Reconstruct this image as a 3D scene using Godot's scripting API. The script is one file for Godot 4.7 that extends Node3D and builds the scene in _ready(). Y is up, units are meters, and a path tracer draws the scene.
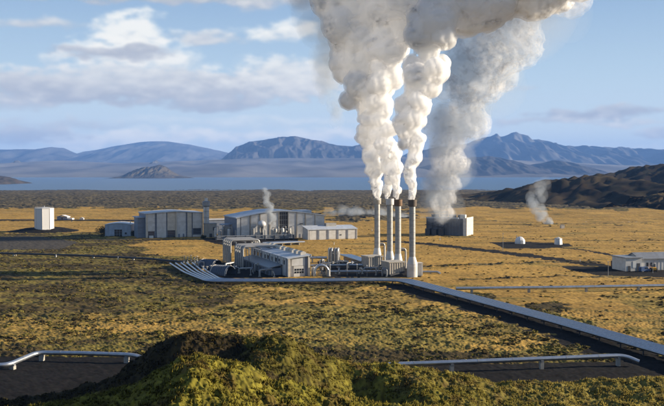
extends Node3D
# A geothermal power station on a mossy lava plain below a lake, late low sun from the right.

const EYE := Vector3(0, 40, 0)
const FOCAL := 900.0            # focal length in photograph pixels (photograph is 664 x 406)
const PITCH := -1.973           # degrees
const LAKE := -20.0

var rng := RandomNumberGenerator.new()
var mats := {}
var names := {}
var n_big := FastNoiseLite.new()
var n_mid := FastNoiseLite.new()
var n_fine := FastNoiseLite.new()
var n_tint := FastNoiseLite.new()
var n_patch := FastNoiseLite.new()
var t0 := 0


func _ready():
	t0 = Time.get_ticks_msec()
	rng.seed = 7
	camera_and_light()
	noises()
	materials()
	build_ground()
	build_lake()
	build_far_land()
	build_hill()
	say("land")
	build_plant()
	say("plant")
	build_steam()
	say("steam")
	build_growth()
	say("growth")


func say(what):
	print(what, " ", Time.get_ticks_msec() - t0)


func camera_and_light():
	var cam := Camera3D.new()
	cam.name = "camera"
	cam.position = EYE
	cam.rotation_degrees = Vector3(PITCH, 0, 0)
	cam.fov = rad_to_deg(2.0 * atan(203.0 / FOCAL))
	cam.near = 0.5
	cam.far = 90000.0
	add_child(cam)
	cam.current = true
	var env := Environment.new()
	env.background_mode = Environment.BG_SKY
	var sky := Sky.new()
	var sm := PanoramaSkyMaterial.new()
	sm.panorama = ImageTexture.create_from_image(sky_image())
	sm.energy_multiplier = 0.52
	sky.sky_material = sm
	env.sky = sky
	env.tonemap_mode = Environment.TONE_MAPPER_LINEAR
	env.tonemap_exposure = 2.35
	env.fog_enabled = true
	env.fog_density = 0.000036
	env.fog_light_color = Color(0.50, 0.70, 1.0)
	env.volumetric_fog_enabled = true
	env.volumetric_fog_density = 0.0
	env.sdfgi_enabled = true
	env.ssao_enabled = true
	env.ssil_enabled = true
	var we := WorldEnvironment.new()
	we.name = "world_environment"
	we.environment = env
	add_child(we)
	var sun := DirectionalLight3D.new()
	sun.name = "sun"
	sun.light_energy = 1.6
	sun.light_color = Color(1.0, 0.935, 0.84)
	sun.light_angular_distance = 0.5
	sun.shadow_enabled = true
	add_child(sun)
	var el := deg_to_rad(17.0)
	var az := deg_to_rad(84.0)      # to the right of the view, a little beyond square
	var to_sun := Vector3(sin(az) * cos(el), sin(el), -cos(az) * cos(el))
	sun.look_at_from_position(to_sun * 100.0, Vector3.ZERO, Vector3.UP)


# ---------------------------------------------------------------- sky
func sky_base(el: float) -> Color:
	var stops := [[0.0, Color8(217, 225, 224)], [2.6, Color8(207, 219, 223)], [6.0, Color8(180, 201, 215)], [11.0, Color8(142, 170, 199)], [20.0, Color8(96, 134, 178)], [40.0, Color8(54, 94, 146)], [90.0, Color8(34, 67, 119)]]
	for i in stops.size() - 1:
		if el <= stops[i + 1][0]:
			return stops[i][1].lerp(stops[i + 1][1], (el - stops[i][0]) / (stops[i + 1][0] - stops[i][0]))
	return stops[-1][1]


func sky_image() -> Image:
	var w1 := FastNoiseLite.new()
	w1.seed = 3
	w1.frequency = 1.0
	w1.fractal_octaves = 5
	var w2 := FastNoiseLite.new()
	w2.seed = 11
	w2.frequency = 1.0
	w2.fractal_octaves = 4
	# clouds in view: azimuth, elevation, half width, half height (degrees), density, tone 0 grey .. 1 white
	var blobs := [
		[-12.6, 8.3, 2.6, 1.35, 1.15, 1.0], [-13.6, 7.2, 2.4, 1.0, 1.0, 0.9], [-10.6, 7.0, 2.6, 0.9, 0.9, 0.95],
		[-14.0, 7.25, 3.3, 0.36, 1.1, 0.12], [-11.6, 7.5, 2.0, 0.25, 0.9, 0.1],
		[-7.9, 8.3, 2.0, 0.40, 0.95, 0.45], [-18.5, 8.9, 3.2, 0.42, 0.75, 0.35], [-16.8, 6.85, 1.2, 0.3, 0.6, 0.8],
		[-12.5, 5.5, 9.5, 1.0, 1.3, 0.45], [-7.0, 5.3, 6.5, 0.9, 1.3, 0.38], [-3.0, 5.9, 4.0, 1.2, 1.15, 0.65], [-18.0, 5.0, 7.0, 0.8, 1.2, 0.3],
		[-19.5, 5.4, 4.5, 0.7, 1.0, 0.28], [-14.0, 4.75, 8.0, 0.5, 1.1, 0.16], [-8.0, 4.3, 4.0, 0.45, 1.05, 0.12], [-20.0, 4.2, 3.5, 0.45, 0.8, 0.3],
		[-2.5, 8.8, 3.6, 0.55, 0.85, 0.85], [-12.0, 10.9, 12.0, 0.55, 1.0, 0.15], [-3.0, 10.6, 5.0, 0.5, 0.7, 0.3],
		[-13.0, 1.9, 5.0, 0.55, 0.95, 1.0], [-9.0, 2.35, 5.0, 0.4, 0.8, 0.95], [-2.0, 2.3, 5.0, 0.5, 0.8, 0.95], [-19.0, 2.25, 3.6, 0.5, 1.0, 0.22], [-16.5, 2.9, 5.0, 0.3, 0.6, 0.3], [-5.0, 3.2, 9.0, 0.3, 0.4, 0.9],
		[16.3, 3.55, 3.4, 0.36, 1.25, 0.12], [20.3, 2.35, 1.7, 0.3, 1.1, 0.4], [13.0, 3.2, 4.5, 0.24, 0.8, 0.35], [17.5, 3.0, 3.0, 0.18, 0.8, 0.6], [11.5, 5.35, 1.5, 0.14, 0.5, 0.3], [13.0, 10.7, 3.0, 0.22, 0.45, 0.3], [20.0, 10.6, 2.0, 0.2, 0.5, 0.5], [16.0, 1.3, 8.0, 0.4, 0.5, 0.9]]
	var dim := Color8(172, 176, 184)
	var bright := Color8(242, 239, 230)
	var shade := func(az: float, el: float, near: float) -> Color:
		var c := sky_base(el)
		var wx := w2.get_noise_2d(az * 0.22, el * 0.6)
		var wy := w2.get_noise_2d(az * 0.22 + 40.0, el * 0.6 + 9.0)
		var a := 0.0
		var tone := 0.5
		if near > 0.0:
			var ax := az + wx * 1.3
			var ey := el + wy * 0.45
			var puff := w1.get_noise_2d(az * 0.55, el * 1.3)
			for b in blobs:
				var dx: float = (ax - b[0]) / b[2]
				var dy: float = (ey - b[1]) / b[3]
				var q := dx * dx + dy * dy
				if q < 2.2:
					var k: float = clampf((1.0 - q * 0.6 + puff * 0.6) * b[4], 0.0, 1.0)
					k = k * k * (3.0 - 2.0 * k)
					var lift: float = clampf(b[5] + dy * 0.18 + puff * 0.3, 0.0, 1.0)
					tone = lerpf(tone, lift, k) if a > 0.01 else lift
					a = a + (1.0 - a) * k * 0.93
			a *= near
		if near < 1.0:
			var f := w1.get_noise_2d(az * 0.045 + 30.0, el * 0.16) + 0.35 * w2.get_noise_2d(az * 0.2, el * 0.5)
			var k2 := clampf((f - 0.06) * 2.6, 0.0, 1.0) * (1.0 - near)
			tone = lerpf(tone, clampf(0.5 + 1.4 * w2.get_noise_2d(az * 0.09, el * 0.3 + 5.0), 0.0, 1.0), 1.0 - near)
			a = a + (1.0 - a) * k2 * 0.85
		return c.lerp(dim.lerp(bright, tone), a)
	var cw := 512
	var ch := 256
	var bytes := PackedByteArray()
	bytes.resize(cw * ch * 3)
	for r in ch:
		var el := 90.0 - (r + 0.5) / ch * 180.0
		for q in cw:
			var az := (q + 0.5) / cw * 360.0
			az = az - 360.0 if az > 180.0 else az
			var c := Color8(70, 72, 62)
			if el > -1.0:
				c = shade.call(az, maxf(el, 0.05), 0.0)
			var at := (r * cw + q) * 3
			bytes[at] = c.r8
			bytes[at + 1] = c.g8
			bytes[at + 2] = c.b8
	var im := Image.create_from_data(cw, ch, false, Image.FORMAT_RGB8, bytes)
	im.resize(4096, 2048, Image.INTERPOLATE_CUBIC)
	for r in range(2048 * 70 / 180, 1026):
		var el := 90.0 - (r + 0.5) / 2048.0 * 180.0
		var fade_up := smoothstep(20.0, 13.0, el)
		for k in range(-370, 370):
			var az := (k + 0.5) / 4096.0 * 360.0
			var near := fade_up * smoothstep(32.0, 25.0, absf(az))
			if near > 0.0:
				im.set_pixel(posmod(k, 4096), r, shade.call(az, maxf(el, 0.02), near))
	return im


# ---------------------------------------------------------------- helpers
func ray(u: float, v: float) -> Vector3:
	return Vector3((u - 332.0) / FOCAL, -(v - 203.0) / FOCAL, -1.0).rotated(Vector3.RIGHT, deg_to_rad(PITCH))


func gp(u: float, v: float, h := 0.0) -> Vector3:      # where the sight line of a photograph pixel meets the level h
	var d := ray(u, v)
	return EYE + d * ((h - EYE.y) / d.y)


func dp(u: float, v: float, depth: float) -> Vector3:  # the same at a known depth
	var d := ray(u, v)
	return EYE + d * (depth / -d.z)


func numbered(called: String) -> String:
	var k: int = names.get(called, 0)
	names[called] = k + 1
	return called if k == 0 else "%s_%03d" % [called, k]


func tag(o: Node, label := "", category := "", group := "", kind := ""):
	if label:
		o.set_meta("label", label)
	if category:
		o.set_meta("category", category)
	if group:
		o.set_meta("group", group)
	if kind:
		o.set_meta("kind", kind)
	return o


func thing(called: String, label: String, category: String, at: Vector3, yaw := 0.0, group := "") -> Node3D:
	var o := Node3D.new()
	o.name = numbered(called)
	add_child(o)
	o.position = at
	o.rotation_degrees.y = yaw
	tag(o, label, category, group)
	return o


func copy_of(o: Node3D, at: Vector3, yaw: float, label := "") -> Node3D:
	var c: Node3D = o.duplicate()
	var base := String(o.name)
	c.name = numbered(base)
	add_child(c)
	c.position = at
	c.rotation_degrees.y = yaw
	if label:
		c.set_meta("label", label)
	return c


class Shape:
	var v := PackedVector3Array()
	var n := PackedVector3Array()
	var c := PackedColorArray()

	func tri(a: Vector3, b: Vector3, d: Vector3, na: Vector3, nb: Vector3, nd: Vector3):
		if (b - a).cross(d - a).dot(na + nb + nd) > 0.0:
			v.append(a); v.append(d); v.append(b)
			n.append(na); n.append(nd); n.append(nb)
		else:
			v.append(a); v.append(b); v.append(d)
			n.append(na); n.append(nb); n.append(nd)

	func quad(a: Vector3, b: Vector3, d: Vector3, e: Vector3, nn: Vector3):
		tri(a, b, d, nn, nn, nn)
		tri(a, d, e, nn, nn, nn)

	func box(lo: Vector3, hi: Vector3) -> Shape:
		var p := func(i, j, k): return Vector3(hi.x if i else lo.x, hi.y if j else lo.y, hi.z if k else lo.z)
		quad(p.call(0, 0, 0), p.call(0, 1, 0), p.call(0, 1, 1), p.call(0, 0, 1), Vector3.LEFT)
		quad(p.call(1, 0, 0), p.call(1, 1, 0), p.call(1, 1, 1), p.call(1, 0, 1), Vector3.RIGHT)
		quad(p.call(0, 0, 0), p.call(1, 0, 0), p.call(1, 0, 1), p.call(0, 0, 1), Vector3.DOWN)
		quad(p.call(0, 1, 0), p.call(1, 1, 0), p.call(1, 1, 1), p.call(0, 1, 1), Vector3.UP)
		quad(p.call(0, 0, 0), p.call(1, 0, 0), p.call(1, 1, 0), p.call(0, 1, 0), Vector3.FORWARD)
		quad(p.call(0, 0, 1), p.call(1, 0, 1), p.call(1, 1, 1), p.call(0, 1, 1), Vector3.BACK)
		return self

	# outline in the x-y plane (any order round), pushed along z
	func prism(outline: PackedVector2Array, z0: float, z1: float) -> Shape:
		var k := outline.size()
		var mid := Vector2.ZERO
		for q in outline:
			mid += q / k
		for i in k:
			var a := outline[i]
			var b := outline[(i + 1) % k]
			var e := (b - a).normalized()
			var nn := Vector2(e.y, -e.x)
			if nn.dot((a + b) * 0.5 - mid) < 0.0:
				nn = -nn
			quad(Vector3(a.x, a.y, z0), Vector3(b.x, b.y, z0), Vector3(b.x, b.y, z1), Vector3(a.x, a.y, z1), Vector3(nn.x, nn.y, 0))
		var ids := Geometry2D.triangulate_polygon(outline)
		for i in range(0, ids.size(), 3):
			for zz in [z0, z1]:
				var s := Vector3(0, 0, -1.0 if zz == minf(z0, z1) else 1.0)
				tri(Vector3(outline[ids[i]].x, outline[ids[i]].y, zz), Vector3(outline[ids[i + 1]].x, outline[ids[i + 1]].y, zz), Vector3(outline[ids[i + 2]].x, outline[ids[i + 2]].y, zz), s, s, s)
		return self

	# rings of (radius, height) round the upright axis through at
	func lathe(at: Vector3, rings: Array, sides := 20, flat := false, turn := 0.0) -> Shape:
		for i in rings.size() - 1:
			var r0: float = rings[i][0]
			var r1: float = rings[i + 1][0]
			var y0: float = rings[i][1]
			var y1: float = rings[i + 1][1]
			var slope := Vector2(y1 - y0, r0 - r1).normalized() if absf(y1 - y0) + absf(r0 - r1) > 1e-6 else Vector2.RIGHT
			for s in sides:
				var a0 := turn + TAU * s / sides
				var a1 := turn + TAU * (s + 1) / sides
				var d0 := Vector3(cos(a0), 0, sin(a0))
				var d1 := Vector3(cos(a1), 0, sin(a1))
				var m0 := (d0 * slope.x + Vector3.UP * slope.y)
				var m1 := (d1 * slope.x + Vector3.UP * slope.y)
				if flat:
					m0 = ((d0 + d1).normalized() * slope.x + Vector3.UP * slope.y)
					m1 = m0
				var p00 := at + d0 * r0 + Vector3.UP * y0
				var p01 := at + d0 * r1 + Vector3.UP * y1
				var p10 := at + d1 * r0 + Vector3.UP * y0
				var p11 := at + d1 * r1 + Vector3.UP * y1
				if r0 > 1e-5:
					tri(p00, p10, p11, m0, m1, m1)
				if r1 > 1e-5:
					tri(p00, p11, p01, m0, m1, m0)
		return self

	func tube(path: PackedVector3Array, r: float, sides := 10, capped := true) -> Shape:
		var up := Vector3.UP
		var last := PackedVector3Array()
		var lastn := PackedVector3Array()
		for i in path.size():
			var t := ((path[mini(i + 1, path.size() - 1)] - path[maxi(i - 1, 0)])).normalized()
			if i == 0:
				up = Vector3.UP if absf(t.y) < 0.9 else Vector3.RIGHT
			var side := t.cross(up).normalized()
			up = side.cross(t).normalized()
			var ring := PackedVector3Array()
			var rn := PackedVector3Array()
			for s in sides:
				var a := TAU * s / sides
				var d := side * cos(a) + up * sin(a)
				ring.append(path[i] + d * r)
				rn.append(d)
			if i > 0:
				for s in sides:
					var q := (s + 1) % sides
					tri(last[s], last[q], ring[q], lastn[s], lastn[q], rn[q])
					tri(last[s], ring[q], ring[s], lastn[s], rn[q], rn[s])
			if capped and (i == 0 or i == path.size() - 1):
				var out := -t if i == 0 else t
				for s in sides:
					tri(path[i], ring[s], ring[(s + 1) % sides], out, out, out)
			last = ring
			lastn = rn
		return self

	func mesh() -> ArrayMesh:
		var a := []
		a.resize(Mesh.ARRAY_MAX)
		a[Mesh.ARRAY_VERTEX] = v
		a[Mesh.ARRAY_NORMAL] = n
		if c.size() == v.size() and c.size() > 0:
			a[Mesh.ARRAY_COLOR] = c
		var m := ArrayMesh.new()
		m.add_surface_from_arrays(Mesh.PRIMITIVE_TRIANGLES, a)
		return m


func part(parent: Node, called: String, sh, mat: Material, label := "") -> MeshInstance3D:
	var o := MeshInstance3D.new()
	o.name = called if parent != self else numbered(called)
	o.mesh = sh.mesh() if sh is Shape else sh
	o.material_override = null
	for i in o.mesh.get_surface_count():
		o.set_surface_override_material(i, mat)
	parent.add_child(o, true)
	if label:
		o.set_meta("label", label)
	return o


func bent(points: Array, r: float, steps := 5) -> PackedVector3Array:   # a line through points with rounded corners
	var out := PackedVector3Array()
	for i in points.size():
		var p: Vector3 = points[i]
		if i == 0 or i == points.size() - 1:
			out.append(p)
			continue
		var a: Vector3 = points[i - 1]
		var b: Vector3 = points[i + 1]
		var ra := minf(r, p.distance_to(a) * 0.48)
		var rb := minf(r, p.distance_to(b) * 0.48)
		var pa := p + (a - p).normalized() * ra
		var pb := p + (b - p).normalized() * rb
		for k in steps + 1:
			var t := float(k) / steps
			out.append(pa.lerp(p, t).lerp(p.lerp(pb, t), t))
	return out


func lin(r: float, g: float, b: float) -> Color:        # real-world linear reflectance -> albedo_color
	return Color(r, g, b).linear_to_srgb()


func mat(key: String, col: Color, rough := 0.7, metal := 0.0, spec := 0.5) -> StandardMaterial3D:
	var m := StandardMaterial3D.new()
	m.resource_name = key
	m.albedo_color = col
	m.roughness = rough
	m.metallic = metal
	m.metallic_specular = spec
	mats[key] = m
	return m


func speckle(seed_: int, freq: float, lo: Color, hi: Color, size := 512, octaves := 4) -> Texture2D:
	var n := FastNoiseLite.new()
	n.seed = seed_
	n.frequency = freq
	n.fractal_octaves = octaves
	var im: Image = n.get_seamless_image(size, size)
	im.convert(Image.FORMAT_RGB8)
	var b := im.get_data()
	for i in range(0, b.size(), 3):
		var t := b[i] / 255.0
		var c := lo.lerp(hi, smoothstep(0.15, 0.85, t))
		b[i] = c.r8
		b[i + 1] = c.g8
		b[i + 2] = c.b8
	return ImageTexture.create_from_image(Image.create_from_data(size, size, false, Image.FORMAT_RGB8, b))


func weathered(m: StandardMaterial3D, tex: Texture2D, scale: float):
	m.albedo_texture = tex
	m.uv1_triplanar = true
	m.uv1_world_triplanar = true
	m.uv1_scale = Vector3.ONE * scale


func noises():
	for a in [[n_big, 21, 1.0, 4], [n_mid, 22, 1.0, 4], [n_fine, 23, 1.0, 3], [n_tint, 24, 1.0, 4], [n_patch, 25, 1.0, 3]]:
		a[0].seed = a[1]
		a[0].frequency = a[2]
		a[0].fractal_octaves = a[3]
		a[0].noise_type = FastNoiseLite.TYPE_SIMPLEX_SMOOTH


func materials():
	var g := mat("ground", lin(0.80, 0.80, 0.80), 1.0, 0.0, 0.2)
	g.vertex_color_use_as_albedo = true
	weathered(g, speckle(5, 0.02, Color(0.80, 0.80, 0.79), Color(1, 1, 1), 512, 5), 0.06)
	var far := mat("far_land", Color.WHITE, 1.0, 0.0, 0.1)
	far.vertex_color_use_as_albedo = true
	var w := mat("water", lin(0.028, 0.06, 0.105), 0.30, 0.0, 0.5)
	var wn := NoiseTexture2D.new()
	wn.seamless = true
	wn.as_normal_map = true
	wn.bump_strength = 6.0
	var wf := FastNoiseLite.new()
	wf.frequency = 0.03
	wn.noise = wf
	w.normal_enabled = true
	w.normal_texture = wn
	w.normal_scale = 0.6
	w.uv1_triplanar = true
	w.uv1_world_triplanar = true
	w.uv1_scale = Vector3.ONE * 0.004
	var st := mat("steam", lin(0.88, 0.885, 0.89), 1.0, 0.0, 0.0)
	st.specular_mode = BaseMaterial3D.SPECULAR_DISABLED
	st.backlight_enabled = true
	st.backlight = Color(1.12, 1.12, 1.12)      # very translucent: most light passes on into the cloud
	for k in [["thin_steam", 0.34], ["faint_steam", 0.085]]:
		var ts: StandardMaterial3D = st.duplicate()
		ts.resource_name = k[0]
		ts.transparency = BaseMaterial3D.TRANSPARENCY_ALPHA
		ts.albedo_color.a = k[1]
		mats[k[0]] = ts
	var streak := speckle(9, 0.012, Color(0.92, 0.915, 0.90), Color(1, 1, 1), 256, 4)
	for a in [
		["white_cladding", lin(0.56, 0.55, 0.52), 0.55, 0.0], ["grey_cladding", lin(0.57, 0.565, 0.55), 0.55, 0.0], ["pale_roof", lin(0.46, 0.50, 0.55), 0.5, 0.1],
		["blue_cladding", lin(0.30, 0.37, 0.47), 0.55, 0.0], ["slate_cladding", lin(0.17, 0.20, 0.26), 0.6, 0.0], ["concrete", lin(0.36, 0.34, 0.30), 0.85, 0.0],
		["tan_cladding", lin(0.50, 0.45, 0.38), 0.6, 0.0], ["dark_steel", lin(0.05, 0.055, 0.065), 0.6, 0.2], ["grey_steel", lin(0.26, 0.27, 0.28), 0.5, 0.4],
		["brown_steel", lin(0.16, 0.095, 0.05), 0.8, 0.1], ["cream_trim", lin(0.56, 0.51, 0.43), 0.6, 0.0]]:
		weathered(mat(a[0], a[1], a[2], a[3]), streak, 0.11)
	var pipe := mat("aluminium", lin(0.46, 0.49, 0.53), 0.36, 0.85)
	weathered(pipe, streak, 0.2)
	weathered(mat("dull_aluminium", lin(0.38, 0.375, 0.36), 0.45, 0.55), streak, 0.2)
	weathered(mat("bundle_metal", lin(0.33, 0.37, 0.43), 0.30, 0.9), streak, 0.2)
	weathered(mat("sooty_steel", lin(0.105, 0.08, 0.06), 0.8, 0.1), streak, 0.2)
	weathered(mat("dark_sheet", lin(0.075, 0.092, 0.125), 0.5, 0.2), streak, 0.2)
	mat("glass_dark", lin(0.02, 0.026, 0.035), 0.12, 0.0, 0.6)
	mat("white_paint", lin(0.60, 0.59, 0.57), 0.45)
	mat("yellow_paint", lin(0.60, 0.30, 0.03), 0.5)
	mat("blue_paint", lin(0.04, 0.08, 0.18), 0.35)
	mat("rubber", lin(0.02, 0.02, 0.02), 0.9)
	mat("lens", lin(0.7, 0.7, 0.65), 0.2)


# ---------------------------------------------------------------- land
var zones := []          # [kind, polygon in x-z, its box]
var tracks := []         # [kind, points in x-z, half width]
var crest_a := PackedVector2Array()
var crest_b := PackedVector2Array()
var crest_c := PackedVector2Array()
const DEPTH_A := 95.0
const DEPTH_B := 140.0
const DEPTH_C := 136.0


func flat2(u, v) -> Vector2:
	var p := gp(u, v)
	return Vector2(p.x, p.z)


func lay_out_zones():
	for a in [
		["gold", [-400, 208.5, 200, 209, 330, 210.5, 420, 207, 500, 208, 700, 211, 1100, 212, 1100, 226, 470, 224, 420, 227, 360, 223, 140, 230, 60, 233, -400, 234]],
		["gold", [132, 239, 145, 228, 300, 222, 345, 220, 420, 225, 700, 225, 1100, 226, 1100, 300, 720, 352, 640, 338, 440, 286, 330, 281, 226, 280, 190, 262, 150, 250]],
		["half", [236, 286, 400, 286, 600, 338, 560, 352, 390, 350, 300, 338, 180, 337, 60, 340, -200, 345, -200, 326, 60, 322, 200, 310]],
		["green", [640, 290, 1100, 285, 1100, 380, 660, 352]],
		["green", [236, 300, 400, 310, 520, 345, 420, 352, 320, 345, 240, 320]],
		["lava", [330, 207, 366, 205, 400, 207, 415, 216, 385, 221, 345, 221, 327, 215]],
		["gravel", [-300, 361, 40, 357.5, 150, 357.5, 175, 375, 150, 402, -300, 420]],
		["gravel", [415, 365, 470, 363.5, 664, 360.5, 1000, 352, 1000, 398, 600, 394, 480, 388]],
		["gravel", [318, 261, 402, 264, 425, 277, 322, 277.5]],  # shadowed yard, its shade painted in as black gravel
		["gravel", [196, 262, 252, 262, 292, 277, 216, 279]],
		["gravel", [200, 238, 300, 238.5, 300, 243, 226, 246, 205, 241]],
		["ash", [-200, 238, 40, 236.5, 78, 242, 62, 249, -200, 252]],
		["gravel", [486, 242.2, 520, 241.6, 568, 243.5, 572, 246.5, 540, 248.5, 505, 248.5]],
		["gravel", [560, 266, 615, 267, 664, 267, 1000, 268, 1000, 281, 664, 277.5, 600, 275.5, 568, 270]]]:
		var poly := PackedVector2Array()
		for i in range(0, a[1].size(), 2):
			poly.append(flat2(a[1][i], a[1][i + 1]))
		var box := Rect2(poly[0], Vector2.ZERO)
		for p in poly:
			box = box.expand(p)
		zones.append([a[0], poly, box.grow(90.0)])
	for a in [
		["gravel", 5.5, [380, 241, 425, 243.5, 520, 254.5, 600, 265.5, 664, 271.5, 760, 280]],
		["gravel", 2.0, [540, 246, 585, 250, 622, 257]],
		["dark_ground", 6.5, [398, 286, 466, 304, 545, 327, 660, 364, 760, 400]],  # dark strip under the pipe bundle, its shadow painted into the ground colour
		["lava", 2.5, [430, 266.5, 545, 262, 600, 262.5]],  # shadow line of a field ditch, painted as a dark streak
		["lava", 2.2, [470, 219.5, 560, 224, 664, 222]],
		["lava", 1.6, [420, 236, 520, 238.5, 600, 241, 700, 240]],
		["lava", 1.3, [460, 280, 560, 276, 664, 279, 760, 283]],
		["gravel", 2.2, [-120, 253.2, 0, 253.8, 70, 255.5, 188, 261]],
		["lava", 2.0, [-200, 220.6, 60, 220.8, 140, 221]],
		["ash", 2.4, [90, 240, 140, 239, 210, 239.5]]]:
		var pts := PackedVector2Array()
		for i in range(0, a[2].size(), 2):
			pts.append(flat2(a[2][i], a[2][i + 1]))
		var box := Rect2(pts[0], Vector2.ZERO)
		for p in pts:
			box = box.expand(p)
		tracks.append([a[0], pts, a[1], box.grow(10.0)])
	for q in [[-900, 420], [0, 418], [60, 407], [130, 392], [165, 372], [180, 361], [197, 357], [230, 368], [280, 385], [330, 399], [360, 407], [500, 420], [700, 430], [1400, 430]]:
		crest_a.append(Vector2((q[0] - 332.0) / FOCAL * DEPTH_A, 40.0 - (q[1] - 172.0) / FOCAL * DEPTH_A))
	for q in [[-900, 395], [0, 404], [40, 400], [70, 393], [90, 386], [112, 379], [135, 362], [160, 345], [188, 334], [212, 337], [240, 340], [270, 342], [300, 349], [330, 360], [350, 366], [400, 366.5], [450, 376], [500, 385], [560, 387], [620, 384], [664, 380], [900, 372], [1600, 360]]:
		crest_b.append(Vector2((q[0] - 332.0) / FOCAL * DEPTH_B, 40.0 - (q[1] - 172.0) / FOCAL * DEPTH_B))


	for q in [[-900, 480], [150, 440], [205, 385], [228, 366], [244, 351], [258, 342], [272, 338], [286, 340], [304, 348], [325, 361], [345, 375], [370, 392], [420, 430], [1400, 470]]:
		crest_c.append(Vector2((q[0] - 332.0) / FOCAL * DEPTH_C, 40.0 - (q[1] - 172.0) / FOCAL * DEPTH_C))


func along(curve: PackedVector2Array, x: float) -> float:
	for i in curve.size() - 1:
		if x <= curve[i + 1].x:
			var t := clampf((x - curve[i].x) / (curve[i + 1].x - curve[i].x), 0.0, 1.0)
			t = t * t * (3.0 - 2.0 * t) * 0.6 + t * 0.4
			return lerpf(curve[i].y, curve[i + 1].y, t)
	return curve[-1].y


func seg_distance(p: Vector2, pts: PackedVector2Array) -> float:
	var best := 1e9
	for i in pts.size() - 1:
		best = minf(best, p.distance_to(Geometry2D.get_closest_point_to_segment(p, pts[i], pts[i + 1])))
	return best


# what grows or lies at a place: x gold grass, y green moss, z gravel, w rough lava
func zone(x: float, z: float) -> Vector4:
	var d := -z
	var k := clampf(d / 400.0, 0.3, 2.5)
	var wx := n_patch.get_noise_2d(x / (14.0 * k), z / (14.0 * k)) * 9.0 * k
	var wz := n_patch.get_noise_2d(x / (14.0 * k) + 70.0, z / (14.0 * k)) * 14.0 * k * k
	var p := Vector2(x + wx + n_big.get_noise_2d(x / 60.0, z / 60.0 + 5.0) * 34.0 * k, z + wz + n_big.get_noise_2d(x / 60.0 + 31.0, z / 60.0) * 26.0 * k)
	var exact := Vector2(x + wx * 0.22, z + wz * 0.14)
	var o := Vector4(0, 0.34, 0, 0)
	if d > 1000.0:
		o = Vector4(0.06, 0.1, 0, 0.9)
	for a in zones:
		if not a[2].has_point(exact):
			continue
		var what: String = a[0]
		var soft := what == "gold" or what == "half" or what == "green" or what == "lava"
		if not Geometry2D.is_point_in_polygon(p if soft else exact, a[1]):
			continue
		match what:
			"gold": o = Vector4(1, 0, 0, 0)
			"half": o = Vector4(0.5, 0.5, 0, 0)
			"green": o = Vector4(o.x * 0.55, 0.75, 0, 0)
			"lava": o = Vector4(0, 0, 0, 1)
			"gravel": o = Vector4(0, 0, 1, 0)
			"ash": o = Vector4(0, 0.05, 0.55, 0)
	if exact.distance_to(Vector2(-196, -610)) < 24.0:
		o = Vector4(0, 0.02, 0.9, 0)
	for a in tracks:
		if not a[3].has_point(exact):
			continue
		var s := seg_distance(exact, a[1])
		if s < a[2] * (1.0 + 0.8 * n_patch.get_noise_2d(x * 0.12, z * 0.12)):
			match a[0]:
				"gravel": o = Vector4(0, 0, 1, 0)
				"lava": o = Vector4(0.1, 0.1, 0, 0.8)
				"ash": o = Vector4(0.1, 0, 0.6, 0)
				"dark_ground": o = Vector4(0, 0, 0.95, 0)  # bundle shadow painted as black ground
	return o


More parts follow.
